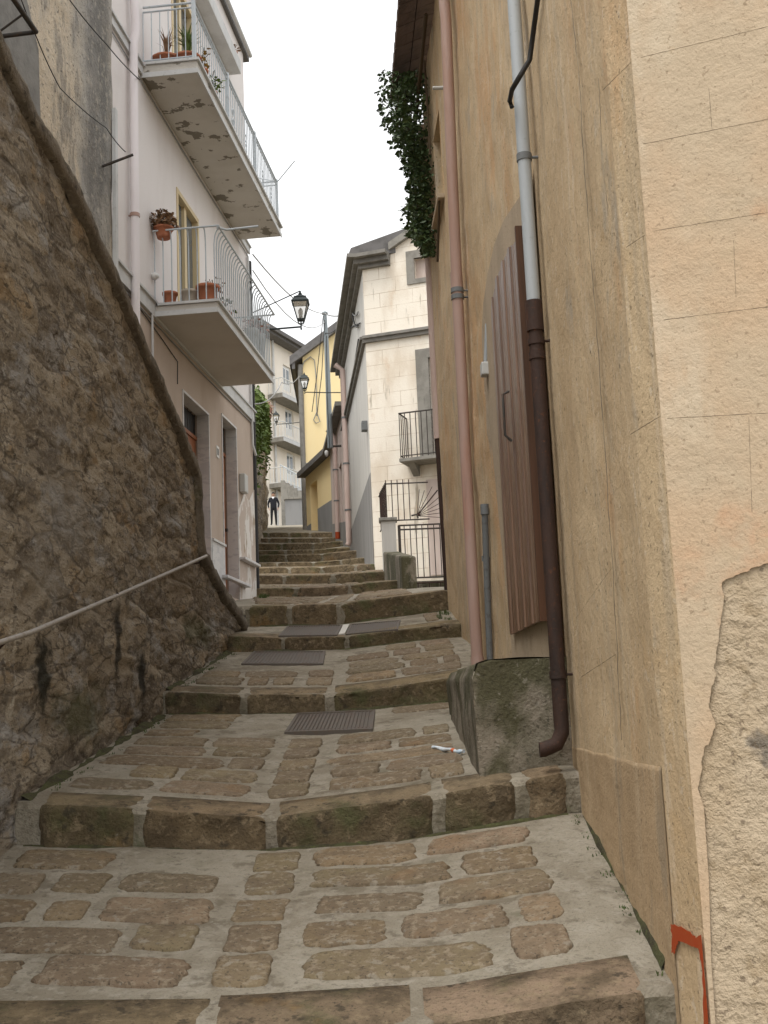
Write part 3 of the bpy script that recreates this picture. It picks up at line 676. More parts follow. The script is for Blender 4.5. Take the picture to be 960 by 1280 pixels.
# doors
def wood_door(a, b, z0, z1, transom, dep=.2):
    mb = MB()
    panel(mb, H1, a+.01, b-.01, z0, z1-transom-.05, -dep+.03)
    w = (b-a)
    for (u0,u1) in ((.12,.46),(.54,.88)):
        for (v0,v1) in ((.08,.3),(.36,.62),(.68,.94)):
            zz = z1-transom-.05-z0
            mb.pbox(H1, a+w*u0, a+w*u1, z0+zz*v0, z0+zz*v1, -dep+.031, -dep+.045)
    o = mb.build('door', M['door_wood'], e1, bevel=.006)
    mb = MB(); mb.tube([H1.P(a+.12,z0+1.0,-dep+.03), H1.P(a+.12,z0+1.0,-dep+.08)], .025, 10); mb.build('handle', M['iron_dark'], o)
    mb = MB(); mb.pbox(H1, a+.01, b-.01, z1-transom-.05, z1-transom, -dep, -dep+.05); mb.build('transom_bar', M['door_wood'], o)
    mb = MB(); panel(mb, H1, a+.01, b-.01, z1-transom+.002, z1-.01, -dep+.02, .02); mb.build('transom_pane', M['dark'], o)
    for k in range(7):
        t = lerp(a+.08, b-.08, k/6); mb = MB(); mb.tube([H1.P(t, z1-transom, -dep+.04), H1.P(t, z1-.01, -dep+.04)], .006, 6); mb.build('transom_bar', M['iron_dark'], o)
    mb = MB(); f = .09
    mb.pbox(H1, a-.02, a+.012, z0, z1+.02, -dep+.05, .012); mb.pbox(H1, b-.012, b+.02, z0, z1+.02, -dep+.05, .012)
    mb.pbox(H1, a+.013, b-.013, z1-.01, z1+.02, -dep+.05, .012)
    mb.build('door_surround', M['marble'], e1)
wood_door(d1[0], d1[1], dzb, d1z, .30); wood_door(d2[0], d2[1], dzb, d2z, .38)
# marble base, ledges, peeling patch at far corner
zl = h1(281,718)[1]
mb = MB(); mb.pbox(H1, d2[1]+.03, d1[0]-.03, zg-1, h1(272,680)[1], .002, .02); mb.pbox(H1, d2[1]+.03, d1[0]-.03, h1(272,680)[1], h1(272,680)[1]+.03, .002, .045); mb.build('base_panel', M['marble'], e1)
mb = MB(); za = h1(318,660)[1]
pts = [H1.P(d2[0]-.03,zg-1,.004)]
mb.prism([H1.P(.001,zg-1,.003),H1.P(d2[0]-.03,zg-1,.003),H1.P(d2[0]-.03,h1(300,640)[1],.003),H1.P(d2[0]*.6,h1(305,600)[1]-.2,.003),H1.P(d2[0]*.35,za+.35,.003),H1.P(.001,za+.6,.003)], H1.P(0,0,.006)-H1.P(0,0,0)); mb.build('peeling_render', M['peeling'], e1)
for (pa, pb_) in (((298,693),(323,709)),((281,718),(311,735))):
    ta, z1_ = h1(*pa, .06); tb, z2_ = h1(*pb_, .06); ta = min(ta, d2[0]-.02) if pa[0] > 290 else ta
    zz = (z1_+z2_)/2; mb = MB(); mb.pbox(H1, max(0,min(ta,tb)), max(ta,tb), zz-.02, zz+.02, .01, .1); mb.build('ledge', M['marble'], e1, bevel=.006)
# little things on the wall
t_, z_0 = h1(271.5,565); mb = MB(); mb.pbox(H1, t_-.07, t_+.07, z_0-.08, z_0+.08, .002, .012); hn = mb.build('house_number', M['white_paint'], e1)
mb = MB()   # dark digit
mb.pbox(H1, t_-.03, t_-.015, z_0-.045, z_0+.045, .0125, .0145); mb.pbox(H1, t_+.0, t_+.04, z_0+.03, z_0+.045, .0125, .0145); mb.pbox(H1, t_+.0, t_+.04, z_0-.045, z_0-.03, .0125, .0145); mb.pbox(H1, t_+.0, t_+.012, z_0-.029, z_0+.029, .0125, .0145); mb.pbox(H1, t_+.028, t_+.04, z_0-.029, z_0+.029, .0125, .0145)
mb.build('digit', M['cable'], hn)
t_, z_0 = h1(301,605); mb = MB(); mb.pbox(H1, t_-.11, t_+.11, z_0-.14, z_0+.14, .002, .09); mb.build('meter_box', M['plastic'], e1, bevel=.015)
t_, z_0 = h1(190,346); mb = MB(); mb.lathe(H1.P(t_, z_0, .03), [(.03,-.03),(.055,-.01),(.055,.02),(.03,.04)], 10); mb.build('wall_light', M['white_paint'], e1)
# pipes on the wall
t_ = h1(168,200,.07)[0]
ztop = zroof-.1; zbot = surf(-2.2,13)-.3
downpipe([H1.P(t_,ztop,.07),H1.P(t_,h1(168,30)[1]+.3,.07),H1.P(t_-.03,h1(168,40)[1],.085),H1.P(t_-.03,h1(168,55)[1],.085),H1.P(t_,h1(168,70)[1],.07),H1.P(t_,zbot,.07)], .047, M['pipe_white'], e1, [(H1.P(t_,h1(168,279)[1],.07), -Vector((H1.n.x,H1.n.y,0))), (H1.P(t_,h1(168,6)[1],.07), -Vector((H1.n.x,H1.n.y,0)))], mclip=M['pipe_pink'])
mb = MB(); t_ = h1(191,400,.03)[0]; mb.tube([H1.P(t_+.02,band0-.0,.03), H1.P(t_+.02,band0-1.2,.03)], .014, 8); mb.build('conduit', M['band'], e1)
mb = MB(); mb.tube([H1.P(.15,zslabB-.1,.03),H1.P(.15,band1+.1,.03),H1.P(.12,band0-.4,.03),H1.P(.05,band0-.55,.06)], .02, 8); mb.build('conduit', M['band'], e1)
mb = MB(); mb.tube([H1.P(-.05,zslabB-.1,.0),H1.P(-.05,zg,.0)], .045, 10); mb.build('corner_pipe', M['dark'], e1)
for zz in (zslabA-.06, zslabB-.05):
    mb = MB(); mb.tube([H1.P(tN-.1,zz,.015),H1.P(tN*.5,zz-.03,.015),H1.P(.05,zz,.015)], .009, 6); mb.build('wall_cable', M['cable_pale'], e1)
mb = MB(); pts = []
for (a_, b_) in ((150,352),(200,420),(222,452),(222,480)): t_, z_0 = h1(a_, b_, .012); pts.append(H1.P(t_, z_0, .012))
mb.tube(pts, .006, 5); mb.build('wall_cable', M['cable'], e1)
# french door
def french(a, b, z0, z1):
    mb = MB(); f = .06
    mb.pbox(H1, a, a+f, z0, z1, -.1, .012); mb.pbox(H1, b-f, b, z0, z1, -.1, .012); mb.pbox(H1, a+f, b-f, z1-f, z1, -.1, .011); m_ = (a+b)/2
    mb.pbox(H1, m_-.05, m_+.05, z0, z1-f, -.1, -.03); mb.pbox(H1, a+f, m_-.05, z0, z0+.3, -.1, -.04); mb.pbox(H1, m_+.05, b-f, z0, z0+.3, -.1, -.04)
    o = mb.build('french_door', M['frame_cream'], e1)
    mb = MB(); mb.pbox(H1, a+f, m_-.05, z0+.3, z1-f, -.09, -.07); mb.pbox(H1, m_+.05, b-f, z0+.3, z1-f, -.09, -.07); mb.build('pane', M['glass'], o)
french(fd[0], fd[1], fz0, fdz); french(fd[0]+.1, fd[1]+.1, wz2, wz2+2.05)
# balconies
def balcony(t0, t1, zb, th, p, m):
    mb = MB(); mb.pbox(H1, t0, t1, zb, zb+th-.03, .003, p); o = mb.build('balcony', m, e1, bevel=.008)
    mb = MB(); mb.pbox(H1, t0-.025, t1+.025, zb+th-.03, zb+th, .062, p+.03); mb.build('slab_edge', M['band'], o)
    mb = MB(); mb.pbox(H1, t0-.012, t1+.012, zb-.014, zb+.045, p+.002, p+.014); mb.pbox(H1, t1+.002, t1+.014, zb-.014, zb+.045, .01, p+.002); mb.build('drip_edge', M['band'], o)
    return o
tA0, tA1 = h1(275,486)[0], h1(191,392)[0]; pA = .75
bA = balcony(tA0, tA1, zslabA, .14, pA, M['slab'])
railing(H1, tA0+.03, tA1-.03, zslabA+.14, .86, .02, pA-.03, bA, M['iron_pale'], sp=.105, bow=.07, rb=.008, rt=.012)
tB0, tB1 = max(.02, h1(298.8,297.5)[0]), h1(176,100)[0]; pB = .66
bB = balcony(tB0, tB1, zslabB, .17, pB, M['slab_peeled'])
railing(H1, tB0+.04, tB1-.04, zslabB+.17, .72, .02, pB-.04, bB, M['iron_pale'], sp=.10, rb=.007, rt=.014, second=.06)
for t in (tB0+.04, lerp(tB0,tB1,.33), lerp(tB0,tB1,.66), tB1-.04): mb = MB(); mb.pbox(H1, t-.02, t+.02, zslabB+.17, zslabB+.92, pB-.06, pB-.02); mb.build('post', M['iron_pale'], bB)
for u in (.1,.22,.45,.6,.8,.9):
    t = lerp(tB0,tB1,u); mb = MB()
    for dz_, rr in ((.22,.05),(.36,.05)):
        mb.tube([H1.P(t+rr*math.cos(w/10*6.28), zslabB+.17+dz_+rr*math.sin(w/10*6.28), pB-.04) for w in range(11)], .006, 5)
    mb.build('scroll', M['iron_pale'], bB)
# clothes arm and antenna
a = H1.P(tA1-.05, zslabA+1.02, pA); b_ = h1(324,265,1.25); 
mb = MB(); mb.tube([a+Vector((-.0,0,0)), H1.P(tA1-.1, zslabA+1.0, pA+.1), H1.P(tA1-.35, zslabA+1.12, pA+.42)], .014, 8); tag(mb.build('clothesline_arm', M['iron_pale'], loc=a), 'pale metal clothesline arm sticking out from the lower balcony rail', 'clothesline arm')
a = H1.P(tB0+.05, zslabB+.88, pB-.02)
mb = MB(); mb.tube([a, a+Vector((.30,-.35,.16))], .008, 6); mb.tube([a, a+Vector((-.5,-.3,-.02))], .006, 6); tag(mb.build('antenna_rod', M['iron_pale'], loc=a), 'thin metal rod jutting into the sky from the upper balcony corner', 'rod')
# pots
zf = zslabA+.141
g = 'potted plants on the balconies'
def onA(t, n): return H1.P(t, zf, n)
zB = zslabB+.171
pot_plant('flower_pot', onA(tA1-.12, .17), .085, .16, M['terracotta'], M['leaf_dry'], 'small empty red pot at the near left corner of the lower balcony', g, leaves=0)
pot_plant('flower_pot', onA(tA1-.2, .38), .105, .19, M['pot_cream'], M['leaf_dry'], 'cream pot between two red pots on the lower balcony', g, leaves=0)
pot_plant('flower_pot', onA(tA1-.17, .60), .13, .22, M['terracotta'], M['leaf_dry'], 'large terracotta pot at the near outer corner of the lower balcony', g, leaves=0)
pot_plant('flower_pot', onA(tA1-.55, .58), .1, .16, M['terracotta'], M['leaf_dry'], 'red pot with a sparse dry plant behind the front rail of the lower balcony', g, 40, .14, .3)
pot_plant('flower_pot', onA(tA1-.95, .6), .1, .16, M['terracotta'], M['leaf_bright'], 'red pot with a leafy green plant midway along the lower balcony front', g, 50, .12, .22)
pot_plant('flower_pot', onA(tA0+.7, .62), .09, .42, M['plastic'], M['blossom'], 'tall pale pot of pink blooms toward the far end of the lower balcony', g, 60, .13, .2)
pot_plant('flower_pot', onA(tA0+.2, .62), .09, .5, M['plastic'], M['blossom'], 'tall pale pot of pink blooms at the far corner of the lower balcony', g, 60, .13, .25)
t_, z_0 = h1(204,292,.15)
tq = tA1+.02
pot_plant('flower_pot', H1.P(tA1-.03, zslabA+.93, .13), .11, .13, M['terracotta'], M['leaf_dry'], 'round dry brown flowering plant in a red bowl on the lower balcony rail', g, 260, .17, .2)
pot_plant('flower_pot', H1.P(tB1-.2, zB, .25), .17, .13, M['terracotta'], M['leaf_dry'], 'wide terracotta bowl with thin dry stalks on the upper balcony', g, 30, .2, .42, 'strap')
pot_plant('flower_pot', H1.P(tB1-.2, zB, .5), .15, .13, M['terracotta'], M['leaf_bright'], 'terracotta bowl with spiky green leaves on the upper balcony', g, 70, .2, .42, 'strap')
pot_plant('flower_pot', H1.P(tB1-.5, zB, .56), .1, .13, M['terracotta'], M['leaf_yellow'], 'yellowing leafy plant behind the upper balcony front rail', g, 60, .14, .3)
pot_plant('flower_pot', H1.P(tB1-.95, zB, .55), .1, .1, M['terracotta'], M['leaf_bright'], 'low trailing green plant behind the upper balcony front rail', g, 120, .2, .22)
pot_plant('flower_pot', H1.P(max(q3[0]+.1,.2), q3[1]+.221, .1), .07, .1, M['terracotta'], M['leaf_dry'], 'tiny pot on the ledge just under the roof', g, 30, .1, .14)

# ------------------------------------------------------------------ old stained house, far left
H0 = Plane(H1.P(tN+.01,0,.07).to_2d(), (-.105,-1), (1,-.1))
h0 = H0.hit
e0 = empty('stained_house', H0.P(2, surf(-2,11)), 'old beige house with dark grey damp stains rising behind the stone wall', 'house')
mb = MB(); rows = []
for k in range(61):
    t = k*.1; rows.append([H0.P(t, surf(-2,12)-1+z*.12, .02*nz(t, z*.12, 0, 1.2)+.01*nz(t,z*.12,3,6)) for z in range(96)])
mb.grid(rows); mb.pbox(H0, .002, 6.0, surf(-2,12)-1, surf(-2,12)+10.3, -3.5, -.06); mb.build('wall', stain_wall([('spot',(tuple(H0.P(.5,9.2)-e0.location),(1.1,1.1,5),(2.5,2.5,1.2)),(.1,1.0),(.30,.295,.28),.85),('spot',(tuple(H0.P(.35,9)-e0.location),(.5,.5,6),(5,5,2)),(.1,1.0),(.135,.13,.12),.8),('spot',(tuple(H0.P(1.9,11)-e0.location),(.7,.7,2.2),(3,3,2)),(.1,1.0),(.66,.56,.42),.7)]), e0, uv=H0, recalc=False)
a_ = h0(50,60); b2 = h0(-30,150)
mb = MB(); zz = h0(50,70)[1]; tt = h0(50,90)[0]
mb.prism([H0.P(tt,zz-1.6,.025),H0.P(tt+2.5,zz-1.6,.025),H0.P(tt+2.5,zz+.9,.025),H0.P(tt+.42,zz+.35,.025),H0.P(tt+.12,zz-.02,.025)], H0.P(0,0,.012)-H0.P(0,0,0)); mb.build('render_patch', M['grey_patch'], e0)
mb = MB(); mb.pbox(H0, -.02, .05, h0(128,200)[1]-1.5, h0(128,120)[1], .012, .05); mb.build('edge_strip', M['band'], e0)
t_, z_0 = h0(128,208); mb = MB(); mb.tube([H0.P(t_,z_0,0), H0.P(t_-.05,z_0+.12,.3)], .014, 8); mb.build('bracket', M['iron_dark'], e0)
t_, z_0 = h0(45,40,.3); t2, z2 = h0(15,-10,.3); mb = MB()
mb.tube([H0.P(t2+1.5,z_0+.03,.32), H0.P(t_,z_0,.3)], .022, 8); mb.tube([H0.P(t_,z_0,.3), H0.P(t_+.02,z_0-.02,0)], .018, 8); mb.tube([H0.P(t_+.25,z_0,.3), H0.P(t_+.25,z_0-.2,0)], .009, 6); mb.build('bracket', M['iron_dark'], e0)
def cable(pts, r=.006, m='cable', label='', sag=0.0, name='cable', n=10):
    q = []
    for a, b in zip(pts, pts[1:]):
        a, b = Vector(a), Vector(b)
        for k in range(n): t = k/n; q.append(a.lerp(b, t)-Vector((0,0,sag*4*t*(1-t))))
    q.append(Vector(pts[-1])); mb = MB(); mb.tube(q, r, 5)
    return tag(mb.build(name, M[m], loc=q[0]), label, 'cable')
def pp(pl, px, py, n): t, z = pl.hit(px, py, n); return pl.P(t, z, n)
cable([pp(H0,20,-20,.06), pp(H0,45,45,.06), pp(H0,75,110,.05), pp(H0,133,160,.06), pp(H1,157,190,.3)], .005, 'cable', 'thin dark cable sagging down across the stained beige wall', .02)
cable([pp(H0,80,-10,.1), pp(H0,133,55,.08), pp(H1,175,100,.12)], .006, 'cable', 'second thin cable running from the stained wall to the upper balcony', .02)

# ------------------------------------------------------------------ right ochre house
XB = .96
corner = Vector((.945,3.88))
P2 = [Vector((2.56, 3.88-.345/.939*1.61)), corner, Vector((.905,4.11)), Vector((.945,6.42)), Vector((.655,12.9)), Vector((4.2,13.6))]
ZT = 8.62; ZB = -1.2
er = empty('ochre_house', (1.5,9,surf(.9,9)), 'weathered ochre plastered house with downpipes and a wooden shutter on the right', 'house')
S2 = Plane(P2[3], P2[4]-P2[3], (-1,0)); S1 = Plane(P2[2], P2[3]-P2[2], (-1,0)); SB = Plane(P2[1], P2[0]-P2[1], (0,-1)); SF = Plane(P2[1], P2[2]-P2[1], (-1,-.2))
s2 = S2.hit
wa = s2(553,200); wb = s2(543,200); wt0, wt1 = min(wa[0],wb[0]), max(wa[0],wb[0]); wt1 = min(wt1, wt0+.7, (P2[4]-P2[3]).length-.12); wz0, wz1 = s2(553,255)[1], s2(549,140)[1]
print('win', wt0, wt1, wz0, wz1, 'S2len', (P2[4]-P2[3]).length)
def wdisp(pl, s, z, L, amp):
    q = pl.P(s, z); w = min(1, s/.08, (L-s)/.08) if L > .2 else 0
    return amp*(.7*nz(q.x, q.y, z, .8, 3)+.45*nz(q.x, q.y, z, 4, 3)+.18*nz(q.x,q.y,z,14,2))*max(w,.15)
def wallgrid(mb, pl, L, ds, dz_, amp, op=None, lean=0.0, sm=True):
    ss = [L*k/max(1,round(L/ds)) for k in range(max(1,round(L/ds))+1)]; zs = [ZB+(ZT-ZB)*k/round((ZT-ZB)/dz_) for k in range(round((ZT-ZB)/dz_)+1)]
    if op: ss = sorted([s for s in ss if min(abs(s-op[0]),abs(s-op[1]))>.02]+[op[0],op[1]]); zs = sorted([z for z in zs if min(abs(z-op[2]),abs(z-op[3]))>.02]+[op[2],op[3]])
    vs = {}; P = []
    for i, s in enumerate(ss):
        for j, z in enumerate(zs):
            P.append(pl.P(s, z, wdisp(pl, s, z, L, amp)))
    m = len(zs); fs = []
    for i in range(len(ss)-1):
        for j in range(m-1):
            if op and op[0]-1e-6 <= ss[i] and ss[i+1] <= op[1]+1e-6 and op[2]-1e-6 <= zs[j] and zs[j+1] <= op[3]+1e-6: continue
            fs.append((i*m+j, (i+1)*m+j, (i+1)*m+j+1, i*m+j+1))
    mb.add(P, fs, sm=sm)
mb = MB()
wallgrid(mb, S2, (P2[4]-P2[3]).length, .06, .06, .022, (wt0,wt1,wz0,wz1))
wallgrid(mb, S1, (P2[3]-P2[2]).length, .05, .05, .014)
wallgrid(mb, SF, (P2[2]-P2[1]).length, .03, .05, .006)
E_ = Plane(P2[4], P2[5]-P2[4], (0,1)); wallgrid(mb, E_, (P2[5]-P2[4]).length, .3, .3, .01)
for (a,b,c,d) in ((wt0,wt0,wz0,wz1),(wt1,wt1,wz0,wz1)): mb.add([S2.P(a,c,.01),S2.P(b,d,.01),S2.P(b,d,-.22),S2.P(a,c,-.22)], [(0,1,2,3)])
for z in (wz0,wz1): mb.add([S2.P(wt0,z,.01),S2.P(wt1,z,.01),S2.P(wt1,z,-.22),S2.P(wt0,z,-.22)], [(0,1,2,3)])
mb.build('wall', M['ochre'], er, recalc=False)
mb = MB(); wallgrid(mb, SB, (P2[0]-P2[1]).length, .05, .05, .006); mb.build('end_wall', M['old_plaster'], er, recalc=False)
# upper plaster coat of the end wall with broken lower edge
cr = []
for (a_, b_) in ((871,985),(878,935),(884,930),(893,905),(887,880),(893,850),(898,800),(903,730),(925,716),(960,702),(1010,690),(1090,690)): cr.append(SB.hit(a_, b_, .014))
mb = MB()
edge = []
for k in range(len(cr)-1):
    for q in range(16): t = lerp(cr[k][0],cr[k+1][0],q/16); z = lerp(cr[k][1],cr[k+1][1],q/16); edge.append((t+.009*nz(t,z,0,9,3)+.005*nz(t,z,4,40,3), z+.010*nz(t,z,2,9,3)+.005*nz(t,z,7,40,3)))
edge = [e_ for e_ in edge if e_[0] > .0]
# narrow corner strip of sound plaster runs to the ground
strip = []
for (a_, b_) in ((880,1010),(886,1100),(889,1200),(892,1290),(896,1360)): t, z = SB.hit(a_, b_, .014); strip.append((t, z))
out = [(.0,ZB)]+[(min(.2,max(.012,t))+.006*nz(t*5,z*5,1,3), z) for t, z in strip[::-1]]+edge+[(1.3,edge[-1][1]),(1.3,ZT),(.0,ZT)]
mb.prism([SB.P(t, z, .0075) for t, z in out], SB.P(0,0,.0045)-SB.P(0,0,0)); mb.build('plaster_coat', M['peach'], er)
# lower thickened plaster dado on the lane side
L1 = (P2[3]-P2[2]).length; zt_ = S1.hit(722,935)[1]; rows = []; mb = MB()
for k in range(61):
    t = lerp(.012, L1-.02, k/60); tz = zt_+.008*nz(t,0,0,3); q = S1.P(t,0); zl_ = surf(.9,q.y)-.15
    rows.append([S1.P(t, z, wdisp(S1, t, z, L1, .014)+n_) for z, n_ in [(tz+.006,-.004),(tz,.002)]+[(lerp(tz,zl_,j/50), .003) for j in range(1,51)]])
mb.grid(rows); mb.build('dado', M['ochre_low'], er, recalc=False)
# crack lines in plaster (real narrow grooves filled darker)
def crack(pl, pts, w, nm='crack', m='crack', n0=.006):
    q = []
    for a, b in zip(pts, pts[1:]):
        for k in range(8): q.append((lerp(a[0],b[0],k/8)+rnd(-.7,.7), lerp(a[1],b[1],k/8)))
    q.append(pts[-1]); mb = MB(); L = []; Rr = []
    for (x, y) in q:
        t, z = pl.hit(x, y, .012); ww = w*rnd(.15,1.3); L.append(pl.P(t-ww, z, .011)); Rr.append(pl.P(t+ww, z, .013))
    mb.grid([L, Rr]); mb.build(nm, M[m], er, recalc=False)
crack(S1, [(714,0),(724,100),(729,190),(737,300),(748,440),(760,620),(770,780),(777,925)], .0045)
crack(S1, [(748,98),(752,180),(760,270)], .002)
def score(pl, a, b, w, n, nm='score_line'):
    (x0, y0), (x1, y1) = a, b; L = []; Rr = []; vert = abs(y1-y0) > abs(x1-x0)
    for k in range(25):
        u = k/24; t, z = pl.hit(lerp(x0,x1,u), lerp(y0,y1,u)+rnd(-.25,.25), n); ww = w*rnd(.25,1.1)
        L.append(pl.P(t-(ww if vert else 0), z-(0 if vert else ww), n)); Rr.append(pl.P(t+(ww if vert else 0), z+(0 if vert else ww), n+.0008))
    mb = MB(); mb.grid([L, Rr]); mb.build(nm, M['crack'], er, recalc=False)
for a_, b_ in (((801,72),(965,32)),((804,180),(965,148)),((815,289),(965,265)),((829,400),(965,383)),((834,523),(965,516)),((886,110),(890,162)),((917,300),(920,372)),((936,522),(940,640))): score(SB, a_, b_, .0009, .0125)
for a_, b_ in (((753,113),(789,78)),((783,309),(806,294)),((788,543),(826,520)),((720,773),(766,708)),((727,846),(770,818))): score(S1 if a_[0] < 780 else SF, a_, b_, .0012, .014)
for k in range(16):
    x = rnd(759,776); y = 206+rnd(-6,9); t, z = S1.hit(x, y, .013); mb = MB() if k == 0 else mb
    mb.add([S1.P(t,z,.0135),S1.P(t+.003,z+.002,.0135),S1.P(t-rnd(.008,.02),z+rnd(.008,.03),.0135)], [(0,1,2)])
mb.build('scratches', M['peach'], er, recalc=False)
# spray paint
pts = [(841,1155),(852,1158),(864,1164),(872,1172),(880,1168),(886,1174),(887,1215),(888,1262),(889,1330),(883,1330),(882,1265),(881,1215),(876,1186),(866,1182),(858,1178),(851,1176),(848,1184),(846,1192),(842,1190),(843,1172)]
mb = MB(); q = []
for (x, y), (x2, y2) in zip(pts, pts[1:]+pts[:1]):
    for k in range(7):
        u = k/7; t, z = SF.hit(lerp(x,x2,u)-2.5+1.5*nz(x,y,u*3,1,2), lerp(y,y2,u)+2.2*nz(y,x,u*3,1,2), .010); q.append(SF.P(max(t, -.0), z, .010))
mb.prism(q, SF.P(0,0,.0012)-SF.P(0,0,0)); mb.build('spray_paint', M['spray'], er)
# roof and eave
ov = .37
def roofpt(s, u, h): # s along lane, u from eave inward
    p = S2.P(s, ZT+.02+u*.42+h, ov-u); return p
Ls = (P2[4]-P2[3]).length
mb = MB(); rows = []
for k in range(0, 181):
    s = lerp(-2.5, Ls+.15, k/180); h = .045*abs(math.sin(math.pi*k/4)); rows.append([roofpt(s, u, h+.06+(.012 if int(u/.35) % 2 else 0)) for u in (0,.34,.35,.69,.7,1.05,1.4,2,3,4)])
mb.grid(rows); mb.build('roof', M['tile'], er, recalc=False)
mb = MB()
for k in range(46):
    s = lerp(-2.5, Ls+.12, k/46); s1_ = s+(Ls+2.6)/46-.012
    for j in range(2):
        u0, u1 = j*.2+.0, j*.2+.19
        mb.box8([roofpt(s,u0,-.02+.006*(k%2)),roofpt(s1_,u0,-.02+.006*(k%2)),roofpt(s1_,u1,-.02),roofpt(s,u1,-.02),roofpt(s,u0,.035),roofpt(s1_,u0,.035),roofpt(s1_,u1,.035),roofpt(s,u1,.035)])
mb.build('eave', M['soffit'], er)
mb = MB(); mb.tube([S2.P(Ls-1.9, ZT-.12, .1), S2.P(Ls-.05, ZT-.55, .13)], .02, 6); mb.tube([S2.P(Ls-1.1, ZT-.16, .06), S2.P(Ls-1.02, ZT-1.2, .04)], .012, 6); mb.build('timber', M['stem'], er)
# window
mb = MB(); mb.pbox(S2, wt0+.001, wt1-.001, wz0, wz1, -.2, -.17); wn = mb.build('window', M['dark'], er)
mb = MB()
for (a,b,c,d) in ((wt0,wt0+.05,wz0,wz1),(wt1-.05,wt1,wz0,wz1),(wt0+.05,wt1-.05,wz0,wz0+.05),(wt0+.05,wt1-.05,wz1-.05,wz1)): mb.pbox(S2, a,b,c,d,-.169,-.12)
mb.build('frame', M['frame_cream'], wn)
mb = MB(); mb.pbox(S2, wt0-.05, wt1+.05, wz0-.05, wz0-.002, -.01, .07); mb.build('sill', M['cement'], wn, bevel=.006)
mb = MB(); a = S2.P(wt1-.1, wz0-.3, .03); mb.tube([S2.P(wt0-.0, wz0-.02, .05), S2.P(wt0+.5, wz0-.5, .05)], .012, 6); mb.build('iron_bar', M['stem'], wn)
# door shutter, boards (far edge at higher t)
def spt(px, py): return s2(px, py, .07)
tl = max(spt(612,395)[0], spt(640,795)[0]); tr = (spt(648,305)[0]+spt(690,765)[0])/2
zbot = (spt(640,795)[1]+spt(690,765)[1])/2
topc = sorted([spt(612,398),spt(613,372),spt(618,350),spt(627,328),spt(638,308),spt(648,303)])
print('shutter', tl, tr, zbot, topc)
pnt = topc[:]
NB = 14; step_ = (tl-tr)/NB
sh = MB()
for k in range(NB):
    a, b = tr+step_*k+.004, tr+step_*(k+1)-.004
    za, zb_ = poly(pnt, a), poly(pnt, b)
    if a > topc[-1][0]-.02: za = min(za, topc[-1][1]);
    n = .05+.03*(1-k/NB)+(.010 if k % 3 == 1 else 0)
    mid = (a+b)/2
    P = S2.P
    def face(tt, z, nn): return P(tt, z, nn)
    mrg = .010
    sh.box8([P(a,zbot,n-.03),P(b,zbot,n-.03),P(b-mrg,zbot,n),P(a+mrg,zbot,n),P(a,za,n-.03),P(b,zb_,n-.03),P(b-mrg,zb_,n),P(a+mrg,za,n)])
shut = sh.build('shutter', M['wood'], er)
mb = MB(); mb.pbox(S2, tr-.026, tr-.002, zbot-.02, poly(pnt, tr)+.03, .012, .115); mb.pbox(S2, tr-.07, tr-.037, zbot+.1, poly(pnt,tr)-.5, .012, .06); mb.build('edge_board', M['wood_edge'], shut)
mb = MB()
hp = spt(644,520); mb.tube([S2.P(hp[0],hp[1]+.16,.1),S2.P(hp[0],hp[1]+.14,.14),S2.P(hp[0],hp[1]-.12,.14),S2.P(hp[0],hp[1]-.16,.1)], .009, 6); mb.build('handle', M['iron_dark'], shut)
# cement surround with arch
mb = MB(); oc = [s2(x, y, .017) for x, y in ((641,800),(633,720),(623,620),(613,520),(606,460),(604,420),(606,380),(611,345),(620,305),(632,275),(645,256),(656,240))]
outl = [(tr-.12, oc[0][1]-.3),(oc[0][0]+.03, oc[0][1]-.3)]+[(t, z) for t, z in oc]+[(tr-.12, oc[-1][1]+.05)]
mb.prism([S2.P(t, z, .017) for t, z in outl], S2.P(0,0,.012)-S2.P(0,0,0)); mb.build('door_surround', M['cement'], er)
t_, z_0 = s2(606,462,.05); mb = MB(); mb.pbox(S2, t_-.05, t_+.05, z_0-.05, z_0+.05, .01, .08); bx = mb.build('junction_box', M['plastic'], er, bevel=.01)
mb = MB(); mb.tube([S2.P(t_,z_0+.06,.04),S2.P(t_-.03,z_0+.2,.03),S2.P(t_-.05,z_0+.34,.02)], .015, 8); mb.build('conduit', M['pipe_grey'], bx)
# downpipes
nv3 = -Vector((S2.n.x, S2.n.y, 0))
t_, z_0 = s2(597,822,.085); tb, zb_ = s2(561,2,.085)
pk = []
for (x, y) in ((552,-60),(561,0),(566,180),(572,365),(581,560),(590,720),(597,824)):
    t, z = s2(x, y, .09); pk.append(S2.P(lerp(t_,t,.5), z, .09))
pk.append(S2.P(t_, surf(.7, S2.P(t_,0).y)-.05, .09))
pkp = downpipe(pk, .048, M['pipe_pink'], er, [(pk[3]-Vector((0,0,.04)), nv3), (pk[3]+Vector((0,0,.12))-Vector((0,0,.1)), nv3)], mclip=M['pipe_old'])
mb = MB(); mb.tube([pk[3]+Vector((0,0,.0)), pk[3]+Vector((0,0,.18))], .053, 14); mb.build('collar', M['pipe_pink'], pkp)
mb = MB(); mb.tube([pk[-2]-Vector((0,0,.05)), pk[-2]+Vector((0,0,.02))], .055, 14); mb.build('collar', M['pipe_pink'], pkp)
mb = MB(); q = s2(549,110,.12); mb.tube([S2.P(q[0],q[1],0),S2.P(q[0],q[1],.18)], .018, 8); mb.build('hook', M['plastic'], er)
t, z = s2(612,830,.04); t2, z2 = s2(606,640,.04)
